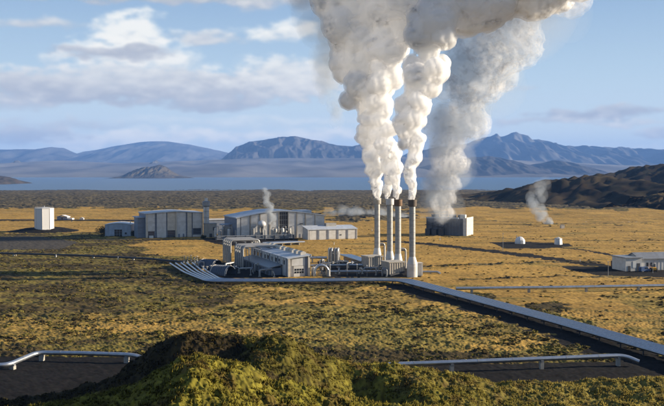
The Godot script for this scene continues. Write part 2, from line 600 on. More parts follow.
func height(x: float, z: float, q: Vector4) -> float:
	var d := -z
	var r := Vector2(x, z).length()
	var h := -24.0 * smoothstep(1000.0, 3650.0, d)
	var site := smoothstep(-300.0, -240.0, x) * smoothstep(260.0, 190.0, x) * smoothstep(290.0, 325.0, d) * smoothstep(760.0, 690.0, d)
	var lane := smoothstep(165.0, 185.0, d) * smoothstep(-110.0, -60.0, x) * 0.8
	var roll := (1.0 - site) * (1.0 - lane * smoothstep(400.0, 300.0, d)) * (1.0 - smoothstep(2400.0, 3000.0, d) * 0.7)
	h += n_big.get_noise_2d(x / 130.0, z / 130.0) * 2.2 * roll
	h += n_big.get_noise_2d(x / 420.0 + 3.0, z / 300.0) * 2.4 * smoothstep(2200.0, 2700.0, d)
	# mound under the tank
	var tk := Vector2(x + 196.0, z + 612.0).length()
	h += 2.2 * smoothstep(24.0, 9.0, tk)
	h += 7.0 * exp(-pow((x - 32.0) / 26.0, 2.0) - pow((z + 850.0) / 40.0, 2.0))
	var hum := 0.30
	var grit := 0.14
	hum = lerpf(hum, 0.13, q.x)
	grit = lerpf(grit, 0.07, q.x)
	hum = lerpf(hum, 0.05, q.z)
	grit = lerpf(grit, 0.05, q.z)
	hum = lerpf(hum, 0.8, q.w)
	grit = lerpf(grit, 0.45, q.w)
	var sc := 1.0 + q.w * 1.4
	var fore := 0.0
	if d < 230.0:
		var ha := along(crest_a, x)
		var ta := d - DEPTH_A
		ha -= (0.85 if ta > 0.0 else 0.30) * (sqrt(ta * ta + 36.0) - 6.0)
		var hb := along(crest_b, x)
		var tb := d - DEPTH_B
		var near_fall := lerpf(0.6, 0.02, smoothstep(-2.0, 12.0, x))
		hb -= (0.62 if tb > 0.0 else near_fall) * (sqrt(tb * tb + 16.0) - 4.0) + 0.7 * maxf(0.0, -tb - 8.0) * smoothstep(14.0, 4.0, x)
		var hc := along(crest_c, x)
		var tc := d - DEPTH_C
		hc -= (0.9 if tc > 0.0 else 0.30) * (sqrt(tc * tc + 9.0) - 3.0)
		var camp := 38.2 - 0.32 * r
		var top := maxf(maxf(ha, hb), maxf(hc, camp))
		fore = smoothstep(-1.5, 2.5, top - h)
		h = maxf(h, top) + 0.9 * exp(-absf(h - top) * 0.8) * 0.4
		hum = lerpf(hum, 0.5, fore)
		grit = lerpf(grit, 0.36, fore)
	h += (n_mid.get_noise_2d(x / (6.5 * sc), z / (6.5 * sc))) * hum * 1.7
	h += n_fine.get_noise_2d(x / (1.7 * sc), z / (1.7 * sc)) * grit * (1.6 - fore * 0.7)
	if d < 260.0 and q.z < 0.5:
		h += absf(n_fine.get_noise_2d(x * 1.1, z * 0.8 + 40.0)) * 0.36
	return h


func tint(x: float, z: float, q: Vector4, h: float) -> Color:
	var a := n_tint.get_noise_2d(x / 46.0, z / 24.0)
	var b := n_tint.get_noise_2d(x / 2.6 + 50.0, z / 3.6)
	var c := n_tint.get_noise_2d(x / 0.9 - 80.0, z / 1.0)
	var heath := Color(0.082, 0.060, 0.027).lerp(Color(0.19, 0.138, 0.047), clampf(0.5 + a * 1.7 + b * 0.4, 0, 1))
	var moss := Color(0.155, 0.120, 0.032).lerp(Color(0.28, 0.225, 0.055), clampf(0.5 + b * 1.1 + c * 0.6, 0, 1))
	var gold := Color(0.40, 0.24, 0.060).lerp(Color(0.60, 0.37, 0.095), clampf(0.5 + a * 0.9 + b * 0.4 + c * 0.35, 0, 1))
	gold = gold.lerp(Color(0.20, 0.165, 0.05), smoothstep(0.18, 0.5, n_tint.get_noise_2d(x / 60.0, z / 16.0 + 9.0)) * 0.7)
	var lava := Color(0.060, 0.050, 0.032).lerp(Color(0.19, 0.15, 0.08), clampf(0.5 + a * 1.2 + b * 0.9, 0, 1))
	var gravel := Color(0.011, 0.0105, 0.0105).lerp(Color(0.026, 0.024, 0.023), clampf(0.5 + b * 0.6 + c * 0.8, 0, 1))
	var mossy := clampf(q.y + (b * 0.6 + a * 1.25) * (1.0 if q.y > 0.01 else 0.0), 0, 1)
	var o := heath.lerp(moss, smoothstep(0.15, 0.8, mossy))
	var golden := clampf(q.x + (a * 0.7 + b * 0.3) * q.x * (1.0 - q.x) * 3.0, 0, 1)
	o = o.lerp(moss * 1.35, clampf((q.y - 0.36) * 4.0, 0.0, 0.75))
	o = o.lerp(gold, smoothstep(0.05, 0.95, golden))
	o = o.lerp(lava, q.w)
	o = o.lerp(gravel if q.z > 0.8 else Color(0.10, 0.088, 0.072), smoothstep(0.0, 0.5, q.z))
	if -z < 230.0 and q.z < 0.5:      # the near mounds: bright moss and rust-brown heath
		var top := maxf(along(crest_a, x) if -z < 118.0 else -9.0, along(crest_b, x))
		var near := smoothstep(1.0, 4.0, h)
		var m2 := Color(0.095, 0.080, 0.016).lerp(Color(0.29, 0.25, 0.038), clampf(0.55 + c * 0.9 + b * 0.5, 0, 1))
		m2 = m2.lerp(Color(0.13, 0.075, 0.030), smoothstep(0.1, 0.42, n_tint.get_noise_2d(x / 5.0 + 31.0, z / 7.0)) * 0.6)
		# dark heath tone with the gully and valley shade painted in, moss elsewhere
		var heath_shade := smoothstep(-11.0, -14.0, x + b * 2.0) * smoothstep(122.0, 127.0, -z + c * 2.0)
		heath_shade = maxf(heath_shade, 0.45 * smoothstep(122.0, 126.0, -z + c * 2.0) * smoothstep(4.0, -2.0, x))
		heath_shade = maxf(heath_shade, smoothstep(101.0, 105.0, -z + c * 2.0) * smoothstep(127.0, 123.0, -z + c * 2.0) * smoothstep(9.0, 3.0, x))  # valley band: its shade painted as a dark strip
		m2 = m2.lerp(Color(0.030, 0.023, 0.013).lerp(Color(0.085, 0.062, 0.024), clampf(0.35 + c * 0.9 + b * 0.5, 0, 1)), heath_shade)
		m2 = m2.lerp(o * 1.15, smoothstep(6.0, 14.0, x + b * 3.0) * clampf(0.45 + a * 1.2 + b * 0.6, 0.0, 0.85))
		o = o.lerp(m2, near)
	return o


func grid_mesh(cols: int, rows: int, pos: PackedVector3Array, col: PackedColorArray) -> ArrayMesh:
	var nor := PackedVector3Array()
	nor.resize(pos.size())
	for r in rows:
		for c in cols:
			var i := r * cols + c
			var l := pos[i - 1] if c > 0 else pos[i]
			var rr := pos[i + 1] if c < cols - 1 else pos[i]
			var f := pos[i - cols] if r > 0 else pos[i]
			var b := pos[i + cols] if r < rows - 1 else pos[i]
			var nn := (rr - l).cross(b - f).normalized()
			nor[i] = nn if nn.y > 0.0 else -nn
	var idx := PackedInt32Array()
	idx.resize((cols - 1) * (rows - 1) * 6)
	var k := 0
	for r in rows - 1:
		for c in cols - 1:
			var i := r * cols + c
			# rows run away from the viewer, columns to the right
			idx[k] = i; idx[k + 1] = i + cols; idx[k + 2] = i + 1
			idx[k + 3] = i + 1; idx[k + 4] = i + cols; idx[k + 5] = i + cols + 1
			k += 6
	var a := []
	a.resize(Mesh.ARRAY_MAX)
	a[Mesh.ARRAY_VERTEX] = pos
	a[Mesh.ARRAY_NORMAL] = nor
	a[Mesh.ARRAY_COLOR] = col
	a[Mesh.ARRAY_INDEX] = idx
	var m := ArrayMesh.new()
	m.add_surface_from_arrays(Mesh.PRIMITIVE_TRIANGLES, a)
	return m


func build_ground():
	lay_out_zones()
	var angles := PackedFloat32Array()
	for k in range(60, 24, -3):
		angles.append(-k)
	var a := -24.0
	while a < 24.0:
		angles.append(a)
		a += 48.0 / 700.0
	for k in range(24, 61, 3):
		angles.append(k)
	var reach := PackedFloat32Array([3.0, 12.0, 25.0, 40.0, 52.0, 60.0])
	var d := 66.0
	while d < 3900.0:
		reach.append(d)
		d += clampf(0.29 * pow(d / 100.0, 1.45), 0.22, 16.0)
	reach.append(4200.0)
	var cols := angles.size()
	var rows := reach.size()
	var pos := PackedVector3Array()
	var col := PackedColorArray()
	pos.resize(cols * rows)
	col.resize(cols * rows)
	for r in rows:
		for c in cols:
			var x := tan(deg_to_rad(angles[c])) * reach[r]
			var z := -reach[r]
			var q := zone(x, z)
			var h := height(x, z, q)
			pos[r * cols + c] = Vector3(x, h, z)
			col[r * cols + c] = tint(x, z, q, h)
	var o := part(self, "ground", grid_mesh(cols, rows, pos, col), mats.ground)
	tag(o, "mossy heath, golden grass and black gravel spreading round the power station", "ground", "", "structure")
	print("ground ", cols, " x ", rows)


func ground_at(x: float, z: float) -> float:
	return height(x, z, zone(x, z))


func build_lake():
	var m := PlaneMesh.new()
	m.size = Vector2(26000, 16000)
	m.subdivide_width = 20
	m.subdivide_depth = 20
	var o := part(self, "lake", m, mats.water)
	o.position = Vector3(0, LAKE, -10300)
	tag(o, "blue lake water stretching between the plain and the mountains", "lake", "", "structure")


# a range whose crest runs through sight lines at a given depth; front and back slopes fall away from it
func mountain(called: String, label: String, depth: float, front: float, base: float, crest: Array, rough: float, dark: Color, pale: Color, steep := 1.0, seed_ := 0.0, swing := 0.0, lean := 0.0, grain := 1.0):
	var curve := PackedVector2Array()
	var deep := PackedFloat32Array()
	for i in range(0, crest.size(), 2):
		var p := dp(crest[i], crest[i + 1], maxf(900.0, depth - swing * (crest[i] - crest[0])) if swing > 0.0 else depth)
		curve.append(Vector2(p.x, p.y))
		deep.append(-p.z)
	var cols := 300
	var rows := 40
	var pos := PackedVector3Array()
	var col := PackedColorArray()
	var x0 := curve[0].x
	var x1 := curve[-1].x
	for r in rows:
		var t := float(r) / (rows - 1) * 1.5          # 1 is the crest
		for c in cols:
			var x := lerpf(x0, x1, float(c) / (cols - 1))
			var top := base
			var here := depth
			for i in curve.size() - 1:
				if x <= curve[i + 1].x + 0.01:
					var part_ := clampf((x - curve[i].x) / (curve[i + 1].x - curve[i].x), 0, 1)
					top = lerpf(curve[i].y, curve[i + 1].y, part_)
					here = lerpf(deep[i], deep[i + 1], part_)
					break
			var s := pow(t, steep) if t <= 1.0 else 1.0 - (t - 1.0) * 1.3
			var rise := maxf(top - base, 0.0)
			var g := absf(n_mid.get_noise_3d(x / (front * 0.22) * grain, t * 1.2 * grain, seed_))
			var e := n_fine.get_noise_3d(x / (front * 0.10) * grain, t * 5.0, seed_)
			var h := base - 4.0 + rise * s + rough * rise * ((0.28 - g) * 1.6 * t * (1.35 - t if t < 1.35 else 0.0) * (1.0 - exp(-absf(t - 1.0) * 14.0)) + e * 0.06 * minf(grain * grain, 3.0))
			pos.append(Vector3(x - lean * front * (1.0 - t), h, -(here - front * (1.0 - t))))
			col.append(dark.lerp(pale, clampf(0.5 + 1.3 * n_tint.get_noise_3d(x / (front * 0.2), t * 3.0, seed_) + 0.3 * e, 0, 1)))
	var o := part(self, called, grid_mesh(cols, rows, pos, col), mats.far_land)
	tag(o, label, "mountain", "", "structure")


func build_far_land():
	var rock := Color(0.035, 0.034, 0.032)
	var pale := Color(0.12, 0.115, 0.105)
	# the long shore beyond the lake, rising slowly
	mountain("far_shore", "pale sloping lowland behind the lake", 15500, 5700, -22, [-700, 168, -200, 166, 0, 163, 60, 160, 120, 163, 200, 160, 260, 158, 340, 158, 420, 157, 480, 158, 560, 162, 620, 165, 700, 164, 1300, 166], 0.5, Color(0.10, 0.095, 0.09), Color(0.20, 0.19, 0.175), 1.15, 3.0)
	mountain("shield_mountain", "broad gently domed blue mountain on the skyline", 26000, 6000, -10, [40, 166, 62, 158, 84, 152, 110, 147, 132, 143.2, 150, 141, 168, 141.4, 190, 144.5, 212, 149, 230, 153, 262, 160, 300, 168], 0.25, rock, pale, 0.8, 11.0)
	mountain("long_ridge", "low flat-topped blue ridge beside the domed mountain", 24000, 5000, -10, [-700, 150, -120, 147, -20, 149, 12, 149.5, 36, 149, 52, 147, 64, 148, 76, 153, 100, 160, 130, 168], 0.4, rock, pale, 0.8, 17.0)
	mountain("table_mountain", "steep-sided blue table mountain across the lake", 17500, 2600, 60, [222, 166, 227, 160, 231, 152, 238, 146, 250, 141.5, 266, 139, 284, 136.6, 296, 136, 308, 138.5, 322, 141, 336, 145, 352, 146, 366, 143, 380, 147, 400, 155, 430, 165], 0.45, rock, Color(0.09, 0.085, 0.08), 0.75, 23.0)
	mountain("jagged_mountains", "row of pointed blue peaks on the skyline", 21000, 4200, 0, [380, 167, 410, 152, 440, 147, 465, 144, 478, 139, 486, 136.5, 493, 134.5, 500, 138, 507, 135.5, 513, 133, 517, 132.2, 524, 136, 530, 141.5, 538, 139.8, 546, 143, 556, 145.5, 572, 146, 600, 147, 630, 148.5, 664, 149.5, 760, 152], 0.8, rock, pale, 0.85, 31.0)
	mountain("blue_hills", "dark blue rounded hills along the far lake shore", 12200, 1700, -21, [330, 178, 400, 172, 440, 162, 470, 157, 492, 156, 510, 160, 528, 165, 540, 163, 552, 160, 566, 161.5, 580, 166, 596, 172, 615, 176, 640, 178], 0.6, rock, Color(0.075, 0.07, 0.065), 0.8, 37.0)
	mountain("lake_headland", "small dark pointed hill standing in the lake", 9000, 700, -20.5, [104, 178, 122, 176.5, 131, 172, 138, 168.5, 146, 166.5, 153, 166, 160, 164.2, 166, 166, 172, 171, 180, 175, 196, 178.2], 0.6, Color(0.04, 0.037, 0.03), Color(0.085, 0.072, 0.05), 0.85, 41.0)
	mountain("little_cones", "tiny cone hills on the lowland behind the lake", 14500, 900, 30, [4, 168, 12, 164, 18, 160, 23, 164, 34, 167, 145, 167, 152, 162, 156, 159.5, 161, 163, 170, 168], 0.5, rock, pale, 0.8, 47.0)
	mountain("dark_spit", "dark low headland reaching into the near lake", 4600, 420, -20.5, [-300, 172, -60, 173, 0, 175, 10, 176.5, 17, 179.5, 22, 184, 30, 187], 0.6, Color(0.035, 0.032, 0.028), Color(0.06, 0.052, 0.045), 0.8, 53.0)


func build_hill():
	# dark hills right of the plain, one ridge behind the other; their long flanks face away from the sun
	var dark_ground := Color(0.015, 0.0135, 0.011)
	mountain("dark_hill", "dark heath hill with sunlit brown top beside the plain", 1850, 260, -8, [436, 204, 450, 198, 460, 194.5, 474, 192, 490, 189.5, 506, 189.5, 522, 188, 540, 183.5, 556, 178.5, 570, 177.5, 585, 175, 598, 172.5, 612, 174.5, 630, 177, 664, 180, 720, 184, 800, 190], 0.85, dark_ground, Color(0.052, 0.041, 0.024), 0.85, 61.0, 2.6, 0.85, 1.6)
	mountain("higher_hill", "higher dark hill behind the sunlit brown one", 2300, 330, -8, [545, 192, 575, 184, 600, 176, 620, 170, 640, 166, 655, 164, 680, 160, 760, 152, 820, 150], 0.7, dark_ground, Color(0.042, 0.034, 0.022), 0.85, 67.0, 2.6, 0.85, 1.6)
	mountain("lower_hill", "low dark spur at the foot of the heath hills", 1300, 130, -3, [560, 214, 575, 210, 590, 206, 605, 203, 625, 198.5, 650, 193, 690, 187, 800, 180], 0.9, dark_ground, Color(0.105, 0.075, 0.037), 0.85, 71.0, 1.6, 0.85, 1.6)


# ---------------------------------------------------------------- the power station
const SITE_YAW := 20.0


func build_plant():
	build_tank_side()
	build_turbine_halls()
	build_pipework()
	build_long_shed()
	build_stacks()
	build_right_side()
	build_pipelines()
	build_small_things()


func on(u: float, v: float, sink := 0.25) -> Vector3:
	return gp(u, v) + Vector3.DOWN * sink


func bx(x0, y0, z0, x1, y1, z1) -> Shape:
	return Shape.new().box(Vector3(x0, y0, z0), Vector3(x1, y1, z1))


func build_tank_side():
	var at := gp(44.3, 229.4, 1.4)
	at.y = 1.3
	var t := thing("storage_tank", "tall white eight-sided storage tank on a dark mound", "tank", at)
	var turn := deg_to_rad(83.5)
	part(t, "wall", Shape.new().lathe(Vector3.ZERO, [[6.35, 0], [6.35, 14.2]], 8, true, turn), mats.white_paint)
	for s in 8:
		var a := turn + TAU * s / 8
		var p := Vector3(cos(a), 0, sin(a)) * 6.36
		part(t, "corner_strip", Shape.new().lathe(p, [[0.14, 0], [0.14, 14.25]], 6), mats.cream_trim)
	part(t, "plinth", Shape.new().lathe(Vector3.ZERO, [[6.9, -0.7], [6.9, 0.35], [6.3, 0.36]], 16), mats.concrete)
	var roof := part(t, "roof", Shape.new().lathe(Vector3.ZERO, [[6.3, 14.2], [6.55, 14.2], [6.55, 14.5], [0.01, 15.3]], 8, true, turn), mats.white_cladding)
	part(roof, "vent", Shape.new().lathe(Vector3.ZERO, [[0.35, 15.1], [0.35, 15.9], [0.5, 15.9], [0.01, 16.2]], 10), mats.grey_steel)
	for y in [14.9, 15.3]:
		var ring := PackedVector3Array()
		for s in 25:
			ring.append(Vector3(cos(TAU * s / 24), 0, sin(TAU * s / 24)) * 5.9 + Vector3.UP * y)
		part(roof, "guard_rail", Shape.new().tube(ring, 0.04, 4, false), mats.grey_steel)
	for s in 12:
		part(roof, "rail_post", Shape.new().lathe(Vector3(cos(TAU * s / 12), 0, sin(TAU * s / 12)) * 5.9, [[0.04, 14.4], [0.04, 15.3]], 4), mats.grey_steel)

	# barrel-roofed store
	t = thing("store_shed", "small blue-grey shed with a rounded roof beside dark bushes", "shed", on(118, 236.2), 4)
	var arch := PackedVector2Array([Vector2(-8, 0)])
	for k in 13:
		var a := float(k) / 12
		arch.append(Vector2(lerpf(-8, 8, a), 7.2 + 0.9 * sin(PI * a)))
	arch.append(Vector2(8, 0))
	part(t, "wall", Shape.new().prism(arch, -17, 0), mats.blue_cladding)
	var cover := PackedVector2Array()
	for k in 13:
		var a := float(k) / 12
		cover.append(Vector2(lerpf(-8.3, 8.3, a), 7.25 + 0.95 * sin(PI * a)))
	for k in 13:
		var a := 1.0 - float(k) / 12
		cover.append(Vector2(lerpf(-8.3, 8.3, a), 7.55 + 1.0 * sin(PI * a)))
	var rf := part(t, "roof", strip_roof(cover, -17.3, 0.35), mats.pale_roof)
	part(rf, "flue", Shape.new().lathe(Vector3(7.2, 0, -3), [[0.28, 6.5], [0.28, 9.4], [0.4, 9.4], [0.02, 9.7]], 8), mats.white_paint)
	var dr := part(t, "door", bx(-2.3, 0, 0.01, 2.6, 4.4, 0.12), mats.glass_dark)
	for k in 4:
		part(dr, "mullion", bx(-2.3 + k * 1.6, 0.1, 0.12, -2.18 + k * 1.6, 4.3, 0.2), mats.blue_cladding)
	for y in [1.5, 3.0]:
		part(dr, "transom", bx(-2.2, y, 0.12, 2.55, y + 0.1, 0.19), mats.blue_cladding)
	part(t, "window", bx(4.2, 1.4, 0.01, 5.4, 2.6, 0.1), mats.glass_dark)
	for k in 9:
		if k not in [3, 4, 5]:
			part(t, "cladding_rib", bx(-7.8 + k * 1.95, 0, 0.005, -7.72 + k * 1.95, 6.8, 0.06), mats.slate_cladding)

	# far things on the grass
	t = thing("far_house", "low white-roofed house far off in the golden grass", "house", gp(62, 219.6), -12)
	part(t, "wall", bx(-4.6, -0.6, -5, 4.6, 2.3, 0), mats.slate_cladding)
	part(t, "roof", Shape.new().prism(PackedVector2Array([Vector2(-5, 2.2), Vector2(0, 3.6), Vector2(5, 2.2), Vector2(5, 2.5), Vector2(0, 3.9), Vector2(-5, 2.5)]), -5.4, 0.4), mats.white_paint)
	part(t, "door", bx(-0.6, -0.3, 0.01, 0.6, 1.8, 0.08), mats.glass_dark)
	part(t, "lean_to", bx(4.6, -0.6, -4, 9.0, 1.3, -0.5), mats.white_paint)
	t = thing("far_hut", "tiny white hut alone on the golden grass", "hut", gp(81.5, 219.9))
	part(t, "wall", bx(-1.6, -0.6, -2.4, 1.6, 1.4, 0), mats.white_paint)
	part(t, "roof", Shape.new().prism(PackedVector2Array([Vector2(-1.8, 1.4), Vector2(0, 2.1), Vector2(1.8, 1.4)]), -2.6, 0.2), mats.grey_cladding)


func strip_roof(outline: PackedVector2Array, z0: float, z1: float) -> Shape:   # a bent sheet with thickness: outline runs out along one face and back along the other
	var sh := Shape.new()
	var k := outline.size() / 2
	for i in k - 1:
		var a := outline[i]
		var b := outline[i + 1]
		var c := outline[2 * k - 2 - i]
		var d := outline[2 * k - 1 - i]
		var e := (b - a).normalized()
		var up := Vector3(-e.y, e.x, 0)
		if up.y < 0:
			up = -up
		sh.quad(Vector3(d.x, d.y, z0), Vector3(c.x, c.y, z0), Vector3(c.x, c.y, z1), Vector3(d.x, d.y, z1), up)
		sh.quad(Vector3(a.x, a.y, z0), Vector3(b.x, b.y, z0), Vector3(b.x, b.y, z1), Vector3(a.x, a.y, z1), -up)
		sh.quad(Vector3(a.x, a.y, z1), Vector3(b.x, b.y, z1), Vector3(c.x, c.y, z1), Vector3(d.x, d.y, z1), Vector3.BACK)
		sh.quad(Vector3(a.x, a.y, z0), Vector3(b.x, b.y, z0), Vector3(c.x, c.y, z0), Vector3(d.x, d.y, z0), Vector3.FORWARD)
	for q in [[0, 2 * k - 1, Vector3.LEFT], [k - 1, k, Vector3.RIGHT]]:
		var a := outline[q[0]]
		var d := outline[q[1]]
		sh.quad(Vector3(a.x, a.y, z0), Vector3(a.x, a.y, z1), Vector3(d.x, d.y, z1), Vector3(d.x, d.y, z0), q[2])
	return sh


# a hall whose gable front (z = 0) carries proud panels; tops follow the roof line
func hall_roof_y(x: float, half: float, line: Array) -> float:
	var t := (x + half) / (2.0 * half)
	for i in line.size() - 1:
		if t <= line[i + 1][0]:
			return lerpf(line[i][1], line[i + 1][1], clampf((t - line[i][0]) / (line[i + 1][0] - line[i][0]), 0, 1))
	return line[-1][1]


func hall_shell(t: Node3D, half: float, depth: float, line: Array, wall: Material, roof: Material):
	var out := PackedVector2Array([Vector2(-half, 0)])
	var sheet := PackedVector2Array()
	var back := PackedVector2Array()
	for q in line:
		var x: float = lerpf(-half, half, q[0])
		out.append(Vector2(x, q[1]))
		sheet.append(Vector2(x * (1.0 + 0.5 / half), q[1] + 0.02))
	for i in range(line.size() - 1, -1, -1):
		sheet.append(Vector2(lerpf(-half, half, line[i][0]) * (1.0 + 0.5 / half), line[i][1] + 0.55))
	out.append(Vector2(half, 0))
	part(t, "wall", Shape.new().prism(out, -depth, 0), wall)
	return part(t, "roof", strip_roof(sheet, -depth - 0.6, 1.5), roof)


func panel(t: Node3D, x0: float, x1: float, y0: float, half: float, line: Array, proud: float, m: Material, called := "wall_panel"):
	var drop := 0.12
	return part(t, called, Shape.new().prism(PackedVector2Array([Vector2(x0, y0), Vector2(x1, y0), Vector2(x1, hall_roof_y(x1, half, line) - drop), Vector2(x0, hall_roof_y(x0, half, line) - drop)]), 0.004, proud), m)


func louvre(t: Node, x0: float, x1: float, y0: float, y1: float, z: float, called := "louvre"):
	var o := part(t, called, bx(x0, y0, z, x1, y1, z + 0.06), mats.glass_dark)
	var y := y0 + 0.25
	while y < y1 - 0.1:
		part(o, "blade", bx(x0 + 0.05, y, z + 0.05, x1 - 0.05, y + 0.14, z + 0.16), mats.slate_cladding)
		y += 0.55
	return o


func build_turbine_halls():
	# hall with eight uneven bays, left
	var half := 17.6
	var line := [[0.0, 14.7], [0.28, 15.4], [0.5, 15.8], [0.6, 15.8], [0.8, 15.2], [1.0, 14.8]]
	var t := thing("boiler_hall", "tall hall with grey and cream wall panels beside the round tower", "hall", on(174.5, 237.2), 22)
	hall_shell(t, half, 23, line, mats.slate_cladding, mats.pale_roof)
	var f := func(q): return lerpf(-half, half, q)
	for a in [[0.0, 0.034, 0.0, "cream_trim", 0.9], [0.036, 0.155, 4.3, "grey_cladding", 0.55], [0.19, 0.35, 0.0, "grey_cladding", 0.9], [0.374, 0.512, 4.6, "cream_trim", 0.5], [0.514, 0.535, 0.0, "cream_trim", 1.0], [0.54, 0.695, 0.0, "grey_cladding", 0.7], [0.725, 0.8, 0.0, "cream_trim", 0.6], [0.82, 0.972, 5.6, "grey_cladding", 0.7], [0.974, 1.0, 0.0, "cream_trim", 0.9]]:
		panel(t, f.call(a[0]), f.call(a[1]), a[2], half, line, a[4], mats[a[3]])
	louvre(t, f.call(0.04), f.call(0.15), 0.2, 4.2, 0.02, "gate")
	part(t, "white_box", bx(f.call(0.05), 0, 0.9, f.call(0.12), 1.7, 2.4), mats.white_paint)
	louvre(t, f.call(0.38), f.call(0.505), 0.1, 4.5, 0.02, "gate")
	louvre(t, f.call(0.83), f.call(0.965), 1.6, 5.5, 0.02)
	part(t, "plinth", bx(f.call(0.82), 0, 0.004, f.call(0.972), 1.5, 0.65), mats.grey_cladding)
	part(t, "door", bx(f.call(0.56), 0, 0.704, f.call(0.59), 2.3, 0.76), mats.slate_cladding)
	part(t, "door", bx(f.call(0.64), 0, 0.704, f.call(0.67), 2.3, 0.76), mats.slate_cladding)
	part(t, "side_wing", bx(-half - 4.2, 0, -16, -half - 0.01, 12.4, -3), mats.slate_cladding)
	part(t, "wing_roof", bx(-half - 5.0, 12.41, -17, -half - 0.02, 12.9, -2.2), mats.blue_cladding)
	for k in 6:
		part(t, "wing_rib", bx(-half - 4.26, 0, -15.6 + k * 2.4, -half - 4.19, 12.3, -15.3 + k * 2.4), mats.blue_cladding)

	# round tower
	t = thing("round_tower", "slim grey round tower with a wide collar between the halls", "tower", on(206.3, 237.0))
	part(t, "shaft", Shape.new().lathe(Vector3.ZERO, [[1.75, 0], [1.75, 19.2]], 20), mats.grey_cladding)
	for y in [4.0, 8.0, 12.0, 16.0]:
		part(t, "hoop", Shape.new().lathe(Vector3.ZERO, [[1.76, y], [1.86, y + 0.05], [1.86, y + 0.25], [1.76, y + 0.3]], 20), mats.grey_steel)
	part(t, "collar", Shape.new().lathe(Vector3.ZERO, [[1.75, 18.8], [2.35, 19.5], [2.35, 21.9], [1.9, 22.3], [0.9, 22.4]], 20), mats.grey_steel)
	part(t, "outlet", Shape.new().lathe(Vector3.ZERO, [[0.95, 22.3], [0.95, 24.4], [0.8, 24.4], [0.8, 23.0], [0.01, 23.0]], 16), mats.grey_cladding)
	var lad := Shape.new()
	for s in [-0.3, 0.3]:
		lad.box(Vector3(s - 0.04, 0.2, 1.9), Vector3(s + 0.04, 22, 1.98))
	for k in 40:
		lad.box(Vector3(-0.26, 0.5 + k * 0.53, 1.92), Vector3(0.26, 0.56 + k * 0.53, 1.96))
	part(t, "ladder", lad, mats.grey_steel)

	# wide turbine hall
	half = 27.8
	line = [[0.0, 12.7], [0.12, 13.9], [0.25, 15.2], [0.4, 16.3], [0.52, 16.5], [0.65, 16.0], [0.8, 15.0], [0.92, 14.0], [1.0, 13.3]]
	t = thing("turbine_hall", "wide turbine hall with a bowed pale roof and dark glazed strip", "hall", on(281, 238.2), SITE_YAW)
	hall_shell(t, half, 30, line, mats.slate_cladding, mats.pale_roof)
	var g := func(u): return lerpf(-half, half, (u - 236.5) / 88.5)
	for a in [[237, 240.2, "grey_cladding"], [241, 249.3, "grey_cladding"], [250.8, 258.7, "grey_cladding"], [260.2, 268.2, "grey_cladding"], [269.8, 277.6, "grey_cladding"], [288.2, 295.6, "grey_cladding"], [296.9, 304.3, "grey_cladding"], [305.7, 314.4, "grey_cladding"], [315.6, 324.4, "grey_cladding"]]:
		panel(t, g.call(a[0]), g.call(a[1]), 0.0, half, line, 0.8, mats[a[2]])
	for u in [250.05, 259.45, 269.0, 278.2, 287.9, 296.25, 305.0, 315.0]:
		panel(t, g.call(u) - 0.16, g.call(u) + 0.16, 0.0, half, line, 1.15, mats.cream_trim, "pilaster")
	var gl := part(t, "glazing", bx(g.call(278.9), 0.5, 0.004, g.call(287.3), 15.9, 0.1), mats.glass_dark)
	for k in 5:
		part(gl, "mullion", bx(lerpf(g.call(278.9), g.call(287.3), k / 4.0) - 0.08, 0.5, 0.1, lerpf(g.call(278.9), g.call(287.3), k / 4.0) + 0.08, 15.9, 0.3), mats.grey_steel)
	for k in 5:
		part(gl, "transom", bx(g.call(278.9), 2.5 + k * 2.9, 0.1, g.call(287.3), 2.75 + k * 2.9, 0.28), mats.grey_steel)
	part(t, "wall_lamp", bx(g.call(299.5), 8.6, 0.8, g.call(302.2), 9.1, 1.8), mats.dark_steel)
	part(t, "door", bx(g.call(298.6), 0, 0.804, g.call(300.2), 2.6, 0.88), mats.slate_cladding)
	part(t, "door", bx(g.call(302.2), 0, 0.804, g.call(303.8), 2.6, 0.88), mats.slate_cladding)
	part(t, "roof_ridge", bx(half * 0.5, 14.6, -22, half * 0.5 + 9, 16.4, -10), mats.pale_roof)

	# annex with five bays
	t = thing("annex", "low white annex of five bays with a pale sloping roof", "annex", on(332.5, 239.2), SITE_YAW)
	half = 15.4
	part(t, "wall", Shape.new().prism(PackedVector2Array([Vector2(0, 0), Vector2(0, 6.0), Vector2(-10, 7.6), Vector2(-10, 0)]), -half, half), mats.grey_cladding).rotation_degrees.y = 0
	t.get_child(0).rotation_degrees.y = -90
	var r := part(t, "roof", strip_roof(PackedVector2Array([Vector2(0.7, 6.02), Vector2(-10.5, 7.7), Vector2(-10.5, 8.1), Vector2(0.7, 6.45)]), -half - 0.5, half + 0.5), mats.pale_roof)
	r.rotation_degrees.y = -90
	for k in 5:
		var x := -half + 0.5 + k * 6.1
		part(t, "wall_panel", bx(x + 0.35, 0, 0.004, x + 5.7, 5.7, 0.3), mats.white_cladding)
	for k in 6:
		var x := -half + k * (2.0 * half / 5.0)
		part(t, "pilaster", bx(x - 0.2, 0, 0.002, x + 0.2, 5.9, 0.55), mats.slate_cladding if k % 5 else mats.grey_cladding)
	part(t, "vent", bx(4.6, 2.4, 0.3, 5.6, 3.1, 0.42), mats.dark_steel)
	part(t, "roof_upstand", bx(-1.5, 7.3, -10.4, 5, 9.4, -7), mats.concrete)

	# block, low grey house and canopy between the halls
	t = thing("flat_block", "long low slate block behind the pipe vessels", "building", on(222, 234), SITE_YAW)
	part(t, "wall", bx(-9, 0, -9, 9, 9.4, 0), mats.slate_cladding)
	part(t, "roof", bx(-9.3, 9.4, -9.3, 9.3, 9.8, 0.3), mats.grey_cladding)
